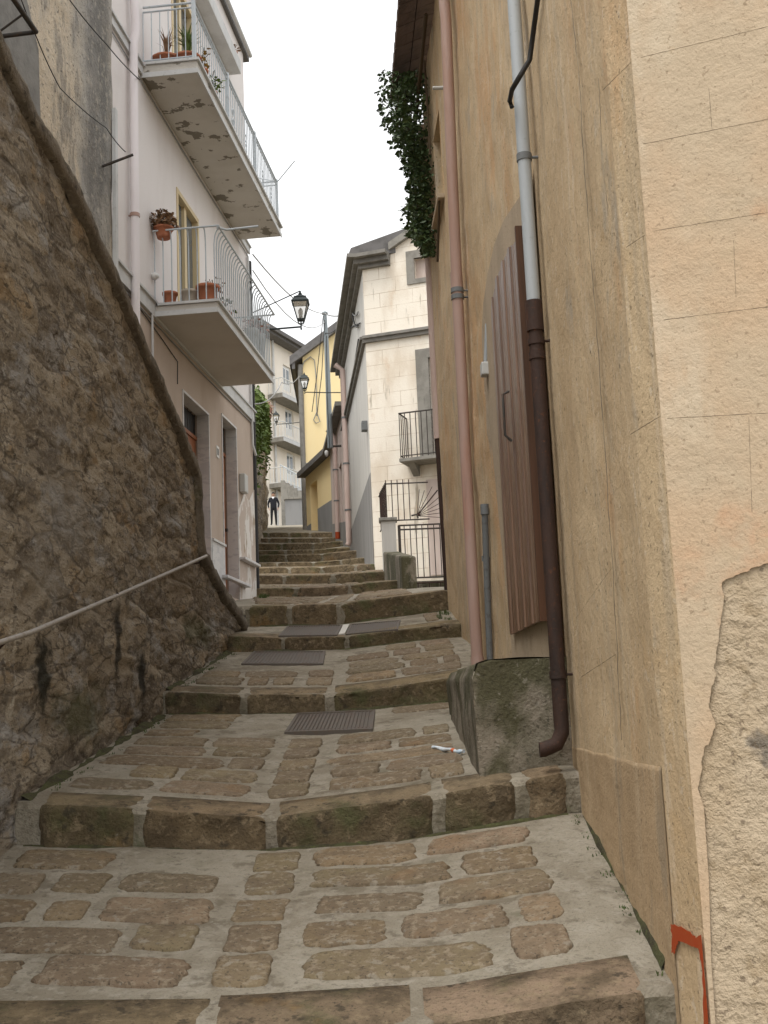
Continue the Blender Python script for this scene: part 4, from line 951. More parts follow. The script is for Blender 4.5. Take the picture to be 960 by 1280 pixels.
downpipe([S2.P(t, z-.3, .04), S2.P((t+t2)/2, (z+z2)/2, .04), S2.P(t2, z2, .04)], .026, M['pipe_old'], er, [(S2.P((t+t2)/2,lerp(z,z2,.7),.04), nv3)], name='stub_pipe')
mb = MB(); mb.tube([S2.P(t2, z2-.02, .04), S2.P(t2, z2+.06, .04)], .034, 10); mb.build('stub_cap', M['pipe_old'], er)
# grey pipe over rust pipe at the joint of the two wall runs
gp = [S1.hit(x, y, .075) for (x, y) in ((640,-40),(644,60),(655,203),(667,390))]
tg = S1.hit(700,880,.075)[0]; tg = min(max(tg, 1.2), (P2[3]-P2[2]).length-.09)
zj = S1.hit(668,392,.075)[1]
gtop = [S1.P(lerp(tg, t, .0), z, .075) for t, z in gp]
def g(z, dn=0): return S1.P(tg, z, .075+dn)
zel = S1.hit(703,915,.075)[1]
gpipe = downpipe([g(ZT-.2), g(zj)], .037, M['pipe_grey'], er, [(g(S1.hit(654,203,.075)[1]), -Vector((S1.n.x,S1.n.y,0)))], mclip=M['pipe_old'])
rp = downpipe([g(zj+.06), g(zj-.02), g(zel+.03), g(zel,-.0), g(zel-.06,.03), g(zel-.085,.1), g(zel-.085,.12)], .039, M['rust'], er, [(g(lerp(zel,zj,.13)), -Vector((S1.n.x,S1.n.y,0))),(g(lerp(zel,zj,.93)), -Vector((S1.n.x,S1.n.y,0)))], mclip=M['rust'])
mb = MB(); mb.tube([g(zj-.1), g(zj+.07)], .047, 14); mb.build('collar', M['rust'], rp); mb = MB(); mb.tube([g(zj-.26), g(zj-.22)], .045, 14); mb.build('collar', M['rust'], rp)
# black cable looping the grey pipe
cb = [S1.hit(x, y, nn) for (x, y, nn) in ((676,-30,.03),(668,30,.03),(662,75,.05),(650,95,.12),(640,112,.15),(637,126,.14),(640,134,.13))]
mb = MB(); mb.tube([S1.P(t, z, nn) for (t, z), nn in zip(cb, (.03,.03,.05,.12,.15,.14,.13))], .014, 8); mb.build('wall_cable', M['cable'], er)
# far corner pipe
fc = P2[4]
c0 = at(541,305,12.95); c1 = at(548,548,12.95); c2 = at(556,738,12.95)
fx = Vector((fc.x-.05, fc.y+.03, 0))
far = downpipe([Vector((c1.x+.0, 12.98, ZT-.3)), Vector((c1.x, 12.98, c1.z))], .05, M['pipe_pale'], er)
downpipe([Vector((c1.x, 12.98, c1.z+.05)), Vector((c1.x+.02, 12.98, surf(.7,12.95)))], .04, M['rust'], er, name='drain_pipe')

# mossy block against the ochre wall
bl = empty('concrete_block', (.8,7.6,surf(.8,7.6)), 'green mossy concrete block against the ochre wall beside the second step', 'block')
f0 = at(600,975,6.42); f1 = at(716,962,6.42); ft = at(600,826,6.42); zt_ = ft.z
bk = at(563,890,8.6); bxl = at(566,850,8.6).x
mb = MB(); rows = []
Y0, Y1 = 6.40, 8.75
xl0 = f0.x; xl1 = bk.x
fpts = []
def blk(Yv, w): # outline from lower-left up and over at depth Y
    xl = lerp(xl0, xl1, w); xr = 1.12; zb_ = surf(xl, Yv+.02)-.06
    ch = .08*(1-.4*w)
    ol = [(xl, zb_), (xl-.004, lerp(zb_, zt_, .3)), (xl-.008, lerp(zb_, zt_, .62)), (xl-.01, zt_-ch*1.1), (xl+ch*.25, zt_-ch*.2), (xl+ch, zt_), (lerp(xl,xr,.5), zt_+.004), (xr, zt_)]
    out = []
    for (a, b), (c, d) in zip(ol, ol[1:]):
        for k in range(6): out.append((lerp(a,c,k/6), lerp(b,d,k/6)))
    out.append(ol[-1]); return out
for k in range(37):
    w = k/36; Yv = lerp(Y0, Y1, w); rows.append([(x+.014*nz(x,Yv,z,3,3), Yv, z+.012*nz(x,Yv,z,4,3)) for x, z in blk(Yv, w)])
mb.grid(rows)
fr = blk(Y0, 0); nrow_ = []
for j in range(15):
    u = j/14; nrow_.append([(lerp(1.12, x, 1-u*.0) if False else lerp(x, 1.12, u)+.0, Y0-.0+ (0 if j == 0 else .012*nz(lerp(x,1.12,u),0,z,4,3)), z if x < 1.11 else z) for x, z in fr[:31]])
mb.grid(nrow_)
mb.build('block', M['concrete'], bl, recalc=False)
# ------------------------------------------------------------------ ivy under the eave
iv = empty('ivy', at(515,200,12.6), 'dark green ivy clump hanging from the tiled eave against the sky', 'ivy')
cl = [(86,512,32),(110,508,34),(140,506,30),(165,510,26),(190,518,22),(215,524,17),(235,526,15),(258,525,21),(285,526,20),(305,532,12),(320,537,5)]
def ivp():
    y = rnd(88,318); cx = poly([(c[0],c[1]) for c in cl], y); hw = poly([(c[0],c[2]) for c in cl], y)
    hw *= 1+.3*noise.noise(Vector((y*.07,0,3)))+.2*noise.noise(Vector((y*.23,4,3)))
    x = cx+hw*max(-1.0,min(1,random.gauss(0,.5))); return at(x, y, rnd(11.9,13.2))
mb = MB(); foliage(mb, ivp, 4600, .046, .5); mb.build('foliage', M['leaf'], iv, recalc=False)
mb = MB(); foliage(mb, ivp, 900, .05, .3); mb.build('young_leaves', M['leaf_mid'], iv, recalc=False)
mb = MB()
for k in range(9):
    x = rnd(-12,12); mb.tube([at(poly([(c[0],c[1]) for c in cl], y)+x*(1-(y-80)/300)+rnd(-3,3), y, 12.6) for y in range(70,310,24)], .008, 5)
mb.build('stem', M['stem'], iv)

# ------------------------------------------------------------------ cream corner house (white house with cornice)
c24 = at(468,700,24.0)
P0 = Vector((c24.x, 24.0))
HF = Plane(P0, (.949,-.316), (-.3,-1)); HL = Plane(P0, (-.093,1), (-1,0))
hf, hl = HF.hit, HL.hit
zc = hf(452,329)[1]; zs_ = hf(455,428)[1]
e2 = empty('cornice_house', (P0.x, P0.y, surf(-.4,23.9)), 'cream corner house with scored block joints and a heavy dark cornice', 'house')
zb2 = surf(-.4,23.9)-1.2
wn2 = (hf(518,335)[0], hf(541,335)[0]+.12, hf(519,349)[1], hf(519,323)[1])
dr2 = (hf(536,460)[0], hf(536,460)[0]+.8, hf(510,577)[1], hf(537,447)[1])
W2 = 4.0
mb = MB(); wall(mb, HF, 0, W2, zb2, zc, [(wn2[0],wn2[1],wn2[2],wn2[3],.15),(dr2[0],dr2[1],dr2[2],dr2[3],.2)], .3)
mb.build('front_wall', M['h2_front'], e2, uv=HF)
# gable above the cornice line
gz0 = hf(487,303)[1]
tpk = hf(545,262)
mb = MB(); mb.prism([HF.P(.02,zc+.002,-.004),HF.P(W2,zc+.002,-.004),HF.P(W2,zc+.002+1.6,-.004),HF.P(1.9,zc+1.2,-.004),HF.P(hf(487,303)[0],zc+.15,-.004)], HF.P(0,0,-.25)-HF.P(0,0,0)); mb.build('gable', M['h2_front'], e2, uv=HF)
LL = 8.2
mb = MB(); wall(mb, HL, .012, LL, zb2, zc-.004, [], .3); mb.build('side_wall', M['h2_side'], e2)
# sloped grey dado on the side
mb = MB(); ptsd = [hl(463,590,.01), hl(440,662,.01)]
mb.prism([HL.P(.02,zb2,.004),HL.P(.02,hl(463,592)[1],.004),HL.P(max(hl(440,662)[0],1.5),hl(440,662)[1],.004),HL.P(LL,surf(-1,32)+.6,.004),HL.P(LL,zb2,.004)], HL.P(0,0,.012)-HL.P(0,0,0)); mb.build('dado', M['dado_grey'], e2)
# cornice: moulded, returns on the front for a short way
tret = hf(487,310)[0]
mb = MB()
for (n_, za_, zb_) in ((.10,-.16,-.08),(.2,-.079,.02),(.34,.021,.10)):
    mb.pbox(HL, -n_*.9, LL+.1, zc+za_, zc+zb_, .002, n_)
    mb.pbox(HF, -n_*.2+.02, tret, zc+za_+.001, zc+zb_-.001, .002, n_)
mb.build('cornice', M['cornice'], e2)
mb = MB(); mb.prism([HL.P(-.3,zc+.102,.30),HL.P(-.3,zc+.22,.25),HL.P(-.3,zc+.9,-1.6),HL.P(-.3,zc+.102,-1.6)], HL.P(LL+.4,0,0)-HL.P(0,0,0)); mb.build('roof', M['roof_dark'], e2)
mb = MB(); r0 = HF.P(tret-.05, zc+.12, .12); r1 = HF.P(2.2, zc+1.5, .12)
r0 = HF.P(*hf(485,303,.1), .1); r1 = HF.P(*hf(548,259,.1), .1)
mb.prism([r0, r1, r1-Vector((0,0,.16)), r0-Vector((0,0,.16))], HF.P(0,0,-.3)-HF.P(0,0,0)); mb.build('raking_cornice', M['stone_trim'], e2)
# string course
mb = MB()
for pl, a, b in ((HF,-.03,W2),(HL,-.03,LL)):
    mb.pbox(pl, a, b, zs_-.03, zs_+.05, .002, .07); mb.pbox(pl, a, b, zs_+.051, zs_+.11, .002, .12)
mb.build('string_course', M['cornice'], e2)
# window and balcony door surrounds
f = .17
mb = MB()
for (a,b,c,d) in ((wn2[0]-f,wn2[0],wn2[2]-f*.6,wn2[3]+f),(wn2[1],wn2[1]+f,wn2[2]-f*.6,wn2[3]+f),(wn2[0],wn2[1],wn2[3],wn2[3]+f),(wn2[0],wn2[1],wn2[2]-f*.6,wn2[2])): mb.pbox(HF,a,b,c,d,-.05,.03)
w_ = mb.build('window_surround', M['stone_trim'], e2)
mb = MB(); mb.pbox(HF, wn2[0]+.001, wn2[1]-.001, wn2[2], wn2[3], -.14, -.11); mb.build('window', M['pink_house'], e2)
mb = MB()
for (a,b,c,d) in ((dr2[0]-.27,dr2[0],dr2[2],dr2[3]+.2),(dr2[1],dr2[1]+.27,dr2[2],dr2[3]+.2),(dr2[0],dr2[1],dr2[3],dr2[3]+.2)): mb.pbox(HF,a,b,c,d,-.05,.03)
mb.build('door_surround', M['stone_trim'], e2)
mb = MB(); mb.pbox(HF, dr2[0]+.001, dr2[1]-.001, dr2[2], dr2[3], -.19, -.15); mb.build('balcony_door', M['dark'], e2)
# its balcony
bt0 = hf(503,575,.0)[0]; bz = hf(512,585,.0)[1]
q0 = hf(500,578,.5); q1 = hf(503,572,.5)
mb = MB(); zsl = q0[1]; tb0 = q0[0]; mb.pbox(HF, tb0, tb0+1.9, zsl, zsl+.07, .003, .55); b2o = mb.build('balcony', M['stone_trim'], e2, bevel=.006)
mb = MB()
for t in (tb0+.12, tb0+1.6): mb = MB(); mb.prism([HF.P(t,zsl-.002,.005),HF.P(t,zsl-.002,.4),HF.P(t,zsl-.22,.005)], HF.P(.14,0,0)-HF.P(0,0,0)); mb.build('bracket', M['stone_trim'], b2o)
railing(HF, tb0+.03, tb0+1.87, zsl+.07, .93, .02, .52, b2o, M['iron_dark'], sp=.115, rb=.011, rt=.016)
# downpipes and odds on the side wall
tp2 = hl(437,668,.08)[0]; zt2 = hl(427,452,.08)[1]
n3 = -Vector((HL.n.x, HL.n.y, 0)); tp2 = min(max(tp2, 5.5), LL-.2)
print('pipe2 t', tp2)
zq = [hl(433,510)[1]]
zlo = surf(-1.1, 24+tp2)+.15
downpipe([HL.P(tp2,zc-.3,.3),HL.P(tp2,zc-.45,.1),HL.P(tp2,zlo+.08,.1),HL.P(tp2,zlo,.14)], .075, M['pipe_pale'], e2, [(HL.P(tp2,lerp(zlo,zc,q),.1), n3) for q in (.18,.42,.66)], mclip=M['pipe_old'])
t_, z_0 = hl(456,533,.05); mb = MB(); mb.pbox(HL, t_-.12, t_+.12, z_0-.1, z_0+.1, .002, .12); mb.build('meter_box', M['pipe_old'], e2, bevel=.01)
for (pts, r_) in (([(448,424),(441,470),(436,500),(424,560)],.016),([(438,410),(441,408),(450,404)],.016)):
    mb = MB(); q = []
    for (x, y) in pts:
        t, z = hl(x, y, .03); q.append(HL.P(min(max(t,.05),LL), z, .03))
    mb.tube(q, r_, 6); mb.build('wall_cable', M['cable'], e2)
# leaning strip (sloped gutter pipe) along string course on the side
# ------------------------------------------------------------------ gate, railing, fan grille, low wall, post
lw = empty('low_wall', at(510,737,17.2), 'short mossy stone wall at the end of the right hand steps by the gate', 'wall')
a0 = at(503,735,17.2); a1 = at(522,738,17.2); at0 = at(503,695,17.2); bk0 = at(480,715,20.4)
mb = MB()
zt_ = at0.z
mb.box8([(a0.x,17.2,a0.z-.3),(a1.x,17.2,a0.z-.3),(bk0.x+.28,20.4,a0.z-.3),(bk0.x,20.4,a0.z-.3),(a0.x,17.2,zt_),(a1.x,17.2,zt_-.01),(bk0.x+.28,20.4,at(480,690,20.4).z),(bk0.x,20.4,at(480,690,20.4).z)]); mb.build('masonry', M['concrete'], lw, bevel=.03)
gp0 = at(478,690,20.9); gp1 = at(496,690,20.9); zc_ = at(478,653,20.9).z
po = empty('gate_post', (gp0.x+.1,20.9,surf(0,20.5)), 'square cream masonry post with a flat cap beside the iron gate', 'post')
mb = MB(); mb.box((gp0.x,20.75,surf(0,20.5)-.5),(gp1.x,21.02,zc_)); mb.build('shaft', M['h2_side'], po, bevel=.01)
mb = MB(); mb.box((gp0.x-.04,20.71,zc_+.002),(gp1.x+.03,21.06,zc_+.06)); mb.build('cap', M['stone_trim'], po, bevel=.01)
g0 = at(498,657,20.8); g1 = at(562,655,20.8); gb = at(525,722,20.8).z
ga = empty('iron_gate', (g0.x+.3,20.8,gb), 'rusty iron bar gate between the masonry post and the ochre house', 'gate')
mb = MB()
for z in (g0.z, gb, lerp(gb,g0.z,.92)): mb.tube([(g0.x,20.8,z),(g1.x+.5,20.8,z)], .016, 6)
for x in (g0.x, g0.x+.02): mb.tube([(x,20.8,gb-.25),(x,20.8,g0.z)], .018, 6)
mb.build('frame', M['iron_dark'], ga)
mb = MB(); x = g0.x+.1
while x < g1.x+.5: mb.tube([(x,20.8,gb-(.0 if x > 2 else .0)),(x,20.8,g0.z)], .010, 6); x += .105
mb.build('bar', M['iron_dark'], ga)
yl = at(525,738,20.7).z
mb = MB(); mb.box((g0.x,20.83,yl-.5),(2.9,21.5,gb-.06)); tag(mb.build('threshold', M['concrete'], loc=(g0.x,20.83,yl-.5)), 'low mossy concrete sill under the iron gate', 'sill')
lg = empty('drain_grille', (g0.x+.4,20.75,yl), 'low rusty grille set in the sill below the iron gate', 'grille')
mb = MB(); z0_, z1_ = yl, yl+.14
for z in (z0_, z1_): mb.tube([(g0.x+.1,20.79,z),(2.2,20.79,z)], .014, 6)
x = g0.x+.1
while x < 2.2: mb.tube([(x,20.79,z0_-.02),(x,20.79,z1_)], .011, 6); x += .2
mb.build('bars', M['rust'], lg)
r0_ = at(482,605,21.6); rb_ = at(482,651,21.6).z
rl = empty('iron_railing', (r0_.x,21.6,rb_), 'dark iron railing of upright bars enclosing the raised landing above the gate', 'railing')
mb = MB(); xe = at(535,607,21.6).x; bx_ = at(473,622,23.4)
for z in (r0_.z, rb_): mb.tube([(xe,21.6,z),(r0_.x,21.6,z),(r0_.x-.14,22.9,z)], .014, 6)
mb.build('rail', M['iron_dark'], rl)
mb = MB(); x = r0_.x
while x < xe-.25: mb.tube([(x,21.6,rb_),(x,21.6,r0_.z+.07)], .010, 6); x += .107
for k in range(8): w = k/8; mb.tube([(r0_.x-.14*w,lerp(21.6,22.9,w),rb_),(r0_.x-.14*w,lerp(21.6,22.9,w),r0_.z+.05)], .010, 6)
mb.build('bar', M['rust'], rl)
fcx = at(521,645,21.55)
fg = empty('fan_grille', fcx, 'iron fan shaped grille with rays spreading beside the landing railing', 'grille')
mb = MB()
for k in range(9):
    a = R(82-k*11); L = .62 if k > 1 else .5
    mb.tube([fcx, fcx+Vector((math.cos(a)*L, 0, math.sin(a)*L))], .006 if k != 3 else .013, 6)
mb.build('ray', M['rust'], fg)
mb = MB(); mb.tube([fcx+Vector((-.1,0,.01)), fcx+Vector((0,0,.03)), fcx+Vector((.02,0,-.04))], .018, 6); mb.build('hub', M['iron_dark'], fg)
# side yard floor behind the ochre house and the raised landing
mb = MB(); mb.box((.5,17.92,surf(.5,17.9)-.5),(4.5,20.72,surf(.5,17.9)-.012)); tag(mb.build('path', M['mortar']), kind='structure')

dk = at(540,650,23.0)
mb = MB(); t_ = hf(535,640)[0]; mb.pbox(HF, t_, t_+.9, hf(535,720)[1], hf(535,600)[1], .004, .04); mb.build('lower_door', M['pink_house'], e2)

# ------------------------------------------------------------------ pink house behind it
ce = HL.P(LL+.02,0).to_2d()
H3 = Plane(ce, (-.115,1), (-1,0)); h3 = H3.hit
e3 = empty('pink_house', (ce.x, ce.y, surf(-1,33)), 'narrow pinkish grey house between the cornice house and the yellow house', 'house')
zt3 = h3(418,510,.25)[1]; L3 = 6.2
mb = MB(); wall(mb, H3, .01, L3, surf(-1,32)-1.5, zt3, [(1.6,2.5,surf(-1,34)+.1,surf(-1,34)+2.3,.2),(3.9,4.7,surf(-1,36)+.1,surf(-1,36)+2.3,.2)], 4.0); mb.build('wall', M['pink_house'], e3)
for (a, y) in ((1.6,34),(3.9,36)):
    mb = MB(); panel(mb, H3, a+.01, a+.8, surf(-1,y)+.1, surf(-1,y)+2.28, -.15); mb.build('door', M['door_wood'], e3)
mb = MB(); mb.pbox(H3, -.1, L3, zt3+.002, zt3+.12, -4, .25); mb.build('roof', M['cornice'], e3)
mb = MB(); mb.prism([H3.P(.02,surf(-1,32)-1.2,.003),H3.P(L3,surf(-1,32)-1.2,.003),H3.P(L3,surf(-1,38)+.5,.003),H3.P(.02,surf(-1,32)+.75,.003)], H3.P(0,0,.01)-H3.P(0,0,0)); mb.build('dado', M['dado_grey'], e3)
tp1 = min(max(h3(426,658,.08)[0], 2.7), L3-.3); zlo = surf(-1.5, 32.4+tp1)+.25
n3 = -Vector((H3.n.x, H3.n.y, 0))
print('pipe1 t', tp1)
d_ = downpipe([H3.P(tp1,zt3-.02,.3),H3.P(tp1,zt3-.25,.1),H3.P(tp1,zlo,.1)], .07, M['pipe_pale'], e3, [(H3.P(tp1,lerp(zlo,zt3,q),.1), n3) for q in (.3,.6)], mclip=M['pipe_old'])
mb = MB(); mb.tube([H3.P(tp1,zlo-.2,.1),H3.P(tp1,zlo+.0,.1)], .072, 12); mb.build('pipe_foot', M['spray'], d_)

# ------------------------------------------------------------------ yellow house
ya = at(420,664,40.0); yb_ = at(384,662,44.2)
YA = Plane((ya.x,40.0), (yb_.x-ya.x, 4.2), (-1,-.3)); ha = YA.hit; LA = math.hypot(yb_.x-ya.x, 4.2)
e4 = empty('yellow_house', (yb_.x+.5, 44, surf(-3,44)), 'yellow house with a dark roof edge and grey base at the top of the steps', 'house')
zb4 = surf(-2.5,41)-1.5
ta4 = LA-ha(418,565)[0] if False else 0
zan = (ha(382,597)[1]+ha(416,566)[1])/2
dt0, dt1 = ha(397,620)[0], ha(388,620)[0]
print('annex', LA, zan, dt0, dt1)
mb = MB(); wall(mb, YA, 0, LA, zb4, zan, [(dt0,dt1,zb4,ha(392,603)[1],.5)], .6); mb.build('annex_wall', M['yellow'], e4)
mb = MB(); panel(mb, YA, dt0+.01, dt1-.01, zb4, ha(392,603)[1]-.01, -.42); mb.build('door', M['yellow'], e4)
zda, zdb = ha(418,623)[1], ha(398,636)[1]
mb = MB(); mb.prism([YA.P(0,zb4,.003),YA.P(dt0-.01,zb4,.003),YA.P(dt0-.01,zdb,.003),YA.P(0,zda,.003)], YA.P(0,0,.02)-YA.P(0,0,0))
mb.prism([YA.P(dt1+.01,zb4,.003),YA.P(LA-.02,zb4,.003),YA.P(LA-.02,zdb-.35,.003),YA.P(dt1+.01,zdb-.35,.003)], YA.P(0,0,.02)-YA.P(0,0,0)); mb.build('dado', M['grey_render'], e4)
mb = MB(); mb.pbox(YA, -.6, LA+.15, zan+.002, zan+.2, -1.5, .3); mb.build('annex_roof', M['roof_dark'], e4)
# main block behind
m0 = at(383,600,44.9); YM = Plane((m0.x,44.9), (1,.03), (0,-1)); hm = YM.hit
zg0, zg1 = hm(384,447)[1], hm(420,416)[1]; tg1 = hm(420,416)[0]; sl = (zg1-zg0)/tg1
W4 = 5.0
mb = MB(); mb.prism([YM.P(0,zb4),YM.P(W4,zb4),YM.P(W4,zg0+sl*W4),YM.P(0,zg0)], YM.P(0,0,-6)-YM.P(0,0,0)); mb.build('wall', M['yellow'], e4)
mb = MB(); mb.prism([YM.P(-.5,zg0-sl*.5+.004,.25),YM.P(W4,zg0+sl*W4+.004,.25),YM.P(W4,zg0+sl*W4+.36,.25),YM.P(-.5,zg0-sl*.5+.36,.25)], YM.P(0,0,-6.6)-YM.P(0,0,0)); mb.build('roof', M['roof_dark'], e4)
# big dark eave board on the street side (left edge)
mb = MB(); ee = hm(372,440,.2); 
mb.pbox(YM, -.42, -.3, zg0-.5, zg0-.1, -6, .2); mb.build('eave_board', M['roof_dark'], e4)
n4 = Vector((1,0,0))
downpipe([YM.P(-.1,zg0-.3,.02),YM.P(-.1,surf(-3.2,44)+.1,.02)], .1, M['cornice'], e4, name='downpipe')
mb = MB(); z_0 = hm(400,579)[1]; mb.tube([YM.P(0,z_0,.02),YM.P(2.2,z_0,.02)], .03, 6); mb.build('conduit', M['cable_pale'], e4)
mb = MB()
q = []
for (x, y) in ((374,470),(380,452),(388,446),(393,450),(395,470),(396,515),(392,525),(395,529),(400,527),(396,516)):
    t, z = hm(x, y, .06); q.append(YM.P(t, z, .06))
mb.tube(q, .02, 6); mb.build('conduit_loop', M['cable_pale'], e4)
# ------------------------------------------------------------------ pole with cables
pY = 33.5; pt = at(406,392,pY); pbm = at(413,560,pY)
tpo, zpo = h3(413,560,.3)
e5 = empty('utility_pole', H3.P(2.0, pbm.z, .35), 'tall grey metal cable pole bracketed to the pinkish house wall', 'pole')
px0 = H3.P(1.6, pbm.z, .38)
base5 = Vector((pbm.x, pY, pbm.z))
mb = MB(); mb.tube([base5, Vector((pt.x+.02,pY,lerp(pbm.z,pt.z,.75))), Vector((pt.x,pY,pt.z))], .075, 12, rs=[.085,.07,.055]); mb.build('shaft', M['pole_grey'], e5)
mb = MB(); mb.lathe(Vector((pt.x,pY,pt.z)), [(.09,-.02),(.09,.03),(.03,.07)], 10); mb.build('cap', M['pole_grey'], e5)
wx = H3.P((pY-ce.y)/.9934, 0).x
for z in (pbm.z+.05, pbm.z+1.0): mb = MB(); mb.tube([(pbm.x-.05,pY,z),(wx+.05,pY,z)], .035, 8); mb.build('wall_bracket', M['iron_dark'], e5)
mb = MB(); mb.lathe(Vector((pbm.x-.12,pY,pbm.z-.25)), [(.02,0),(.05,.04),(.055,.15),(.03,.18)], 10); mb.build('insulator', M['plastic'], e5)
for (pts, lb) in (([(404,395),(396,470),(390,515)],'dark cable drooping from the pole top beside the yellow wall'),([(406,400),(402,470),(396,520)],'thin cable hanging close to the left side of the pole'),([(408,420),(409,500),(412,560)],'cable running straight down along the pole')):
    cable([at(x, y, pY-.12) for x, y in pts], .012, 'cable', lb, 0)
P_top = Vector((pt.x, pY, pt.z))
cable([pp(H1,316,318,.05), P_top], .012, 'cable_pale', 'upper pale cable strung from the mauve house corner to the pole top', .25)
cable([pp(H1,316,338,.05), P_top-Vector((0,0,.25))], .010, 'cable_pale', 'lower pale cable strung below the first to the pole', .5)
cable([P_top, HL.P(3,hl(441,395)[1],.05), HL.P(1,hl(445,418)[1],.05)], .02, 'cable_pale', 'pale cable leaving the pole toward the dark cornice', .1)
cable([P_top-Vector((0,0,.6)), HL.P(3.2,hl(436,412)[1],.05), HL.P(1.2,hl(446,428)[1],.05)], .02, 'cable', 'cable curving from the pole to the cornice house wall', .2)
cable([pp(H1,318,505,.06), at(352,478,30), at(374,470,44.5)], .012, 'cable_pale', 'thick pale cable crossing the street below the balcony to the yellow house', .15)

# ------------------------------------------------------------------ street lamps
def lamp(px_bottom, py_bottom, Y, h, arm_to, label, ornate=True, brace=None):
    b = at(px_bottom, py_bottom, Y); e = empty('street_lamp', b, label, 'street lamp', 'iron lantern street lamps')
    s = h/.62
    def ringbox(z, w, z2, w2, mb):  # four-sided frustum
        v = [b+Vector((sx*w*s, sy*w*s, z*s)) for sx, sy in ((-1,-1),(1,-1),(1,1),(-1,1))]+[b+Vector((sx*w2*s, sy*w2*s, z2*s)) for sx, sy in ((-1,-1),(1,-1),(1,1),(-1,1))]
        mb.box8(v)
    mb = MB()
    for sx, sy in ((-1,-1),(1,-1),(1,1),(-1,1)):
        mb.tube([b+Vector((sx*.055*s,sy*.055*s,.14*s)), b+Vector((sx*.125*s,sy*.125*s,.42*s))], .010*s, 6)
        mb.tube([b+Vector((0,0,.06*s)), b+Vector((sx*.04*s,sy*.04*s,.08*s)), b+Vector((sx*.055*s,sy*.055*s,.14*s))], .008*s, 6)
    ringbox(.125,.058,.15,.062,mb); ringbox(.415,.135,.435,.145,mb)
    mb.tube([b+Vector((0,0,-.02*s)), b+Vector((0,0,.15*s))], .012*s, 8); mb.lathe(b, [(.004*s,-.04*s),(.018*s,-.015*s),(.008*s,.02*s)], 8)
    mb.build('frame', M['lamp_iron'], e)
    mb = MB(); ringbox(.436,.14,.50,.095,mb); ringbox(.501,.10,.515,.10,mb); ringbox(.516,.085,.56,.03,mb); mb.lathe(b+Vector((0,0,.56*s)), [(.02*s,0),(.035*s,.02*s),(.015*s,.04*s),(.022*s,.055*s),(.004*s,.08*s)], 10); mb.build('cap', M['lamp_iron'], e)
    mb = MB(); ringbox(.152,.053,.413,.119,mb); mb.build('lamp_glass', M['lamp_glass'], e)
    mb = MB(); mb.lathe(b+Vector((0,0,.155*s)), [(.03*s,0),(.03*s,.07*s),(.04*s,.1*s),(.035*s,.15*s),(.012*s,.18*s)], 10); mb.build('bulb', M['bulb'], e)
    mb = MB(); at_ = Vector(arm_to); p0 = b+Vector((0,0,.02*s)); mb.tube([p0, p0.lerp(at_, .5)-Vector((0,0,.01)), at_], .016*s, 8); mb.build('arm', M['lamp_iron'], e)
    if brace is not None:
        mb = MB(); mb.tube([b+Vector((0,0,.63*s)), Vector(brace)], .009, 6); mb.build('stay', M['lamp_iron'], e)
    return e
t_, z_0 = h1(321,412,.0)
lamp(376.5,410,17.9,.60, H1.P(.02, at(330,412,18).z, 0), 'nearest iron lantern lamp on an arm from the mauve house', brace=H1.P(.02, at(333,392,18).z, pB*0+.02))
lamp(381,491,32.6,.58, (wx+.2, 33.3, at(412,488,33).z), 'middle iron lantern lamp hanging before the yellow wall, armed from the pole')
lamp(345.5,531,46.0,.56, YM.P(-.02, at(378,528,45.5).z, -.5), 'smallest farthest lantern lamp in front of the cream balconies')

# ------------------------------------------------------------------ far left: stone wall with ivy, cream house, garage
fw = empty('garden_wall', (-4.6,38,surf(-4,38)), 'tall rough stone wall with ivy behind the mauve house', 'wall')
wa_ = at(309,640,26); wb_ = at(334,640,52)
GW = Plane((wa_.x,26), (wb_.x-wa_.x, 26), (1,0)); hg = GW.hit
def gtop(t): return poly([(0,zt5n-1.6),(4,zt5n),(20,zt5),(26,zt5)], t)
mb = MB(); rows = []
zt5 = at(336,512,46).z; zt5n = at(326,478,30).z-.4; LG = math.hypot(wb_.x-wa_.x,26)
for k in range(81):
    t = lerp(0, LG, k/80); zb_ = surf(-4, 26+t)-.6; rows.append([GW.P(t, lerp(zb_, gtop(t)+.2*nz(t,0,0,.8), j/50), .12*nz(t,j*.15,0,1,4)) for j in range(51)])
mb.grid(rows); mb.pbox(GW, 0, LG, surf(-3,26)-1, zt5n-2.2, -1.5, -.3); mb.build('face', M['rubble'], fw, recalc=False)
iv2 = empty('ivy', GW.P(16, zt5-2, .2), 'bright green ivy trailing down the far stone wall behind the mauve house', 'ivy')
mb = MB()
def iv2p():
    t = rnd(0, LG*.92); z = gtop(t)-abs(random.gauss(0,.95))*(.3+.9*(.5+.5*noise.noise(Vector((t*.5,0,1)))))+rnd(0,.4); return GW.P(t, z, rnd(-.05,.24))
foliage(mb, iv2p, 5200, .13, .5); mb.build('foliage', M['leaf_bright'], iv2, recalc=False)
mb = MB()
for k in range(20): t = rnd(1,LG-2); mb.tube([GW.P(t,gtop(t),.06),GW.P(t+rnd(-.3,.3),gtop(t)-.7,.09),GW.P(t+rnd(-.4,.4),gtop(t)-rnd(1.1,1.7),.08)], .012, 5)
mb.build('stem', M['stem'], iv2)
fl = empty('flowering_shrub', at(336,512,50), 'pinkish flowering shrub on top of the far stone wall', 'shrub')
mb = MB()
def flp(): return at(334.5+random.gauss(0,2.5), 514+random.gauss(0,6), rnd(47,50))
foliage(mb, flp, 260, .13, .2); mb.build('blossom', M['blossom'], fl, recalc=False)
mb = MB(); mb.tube([at(333,540,49), at(336,512,48.5)], .03, 6); mb.build('stem', M['stem'], fl)
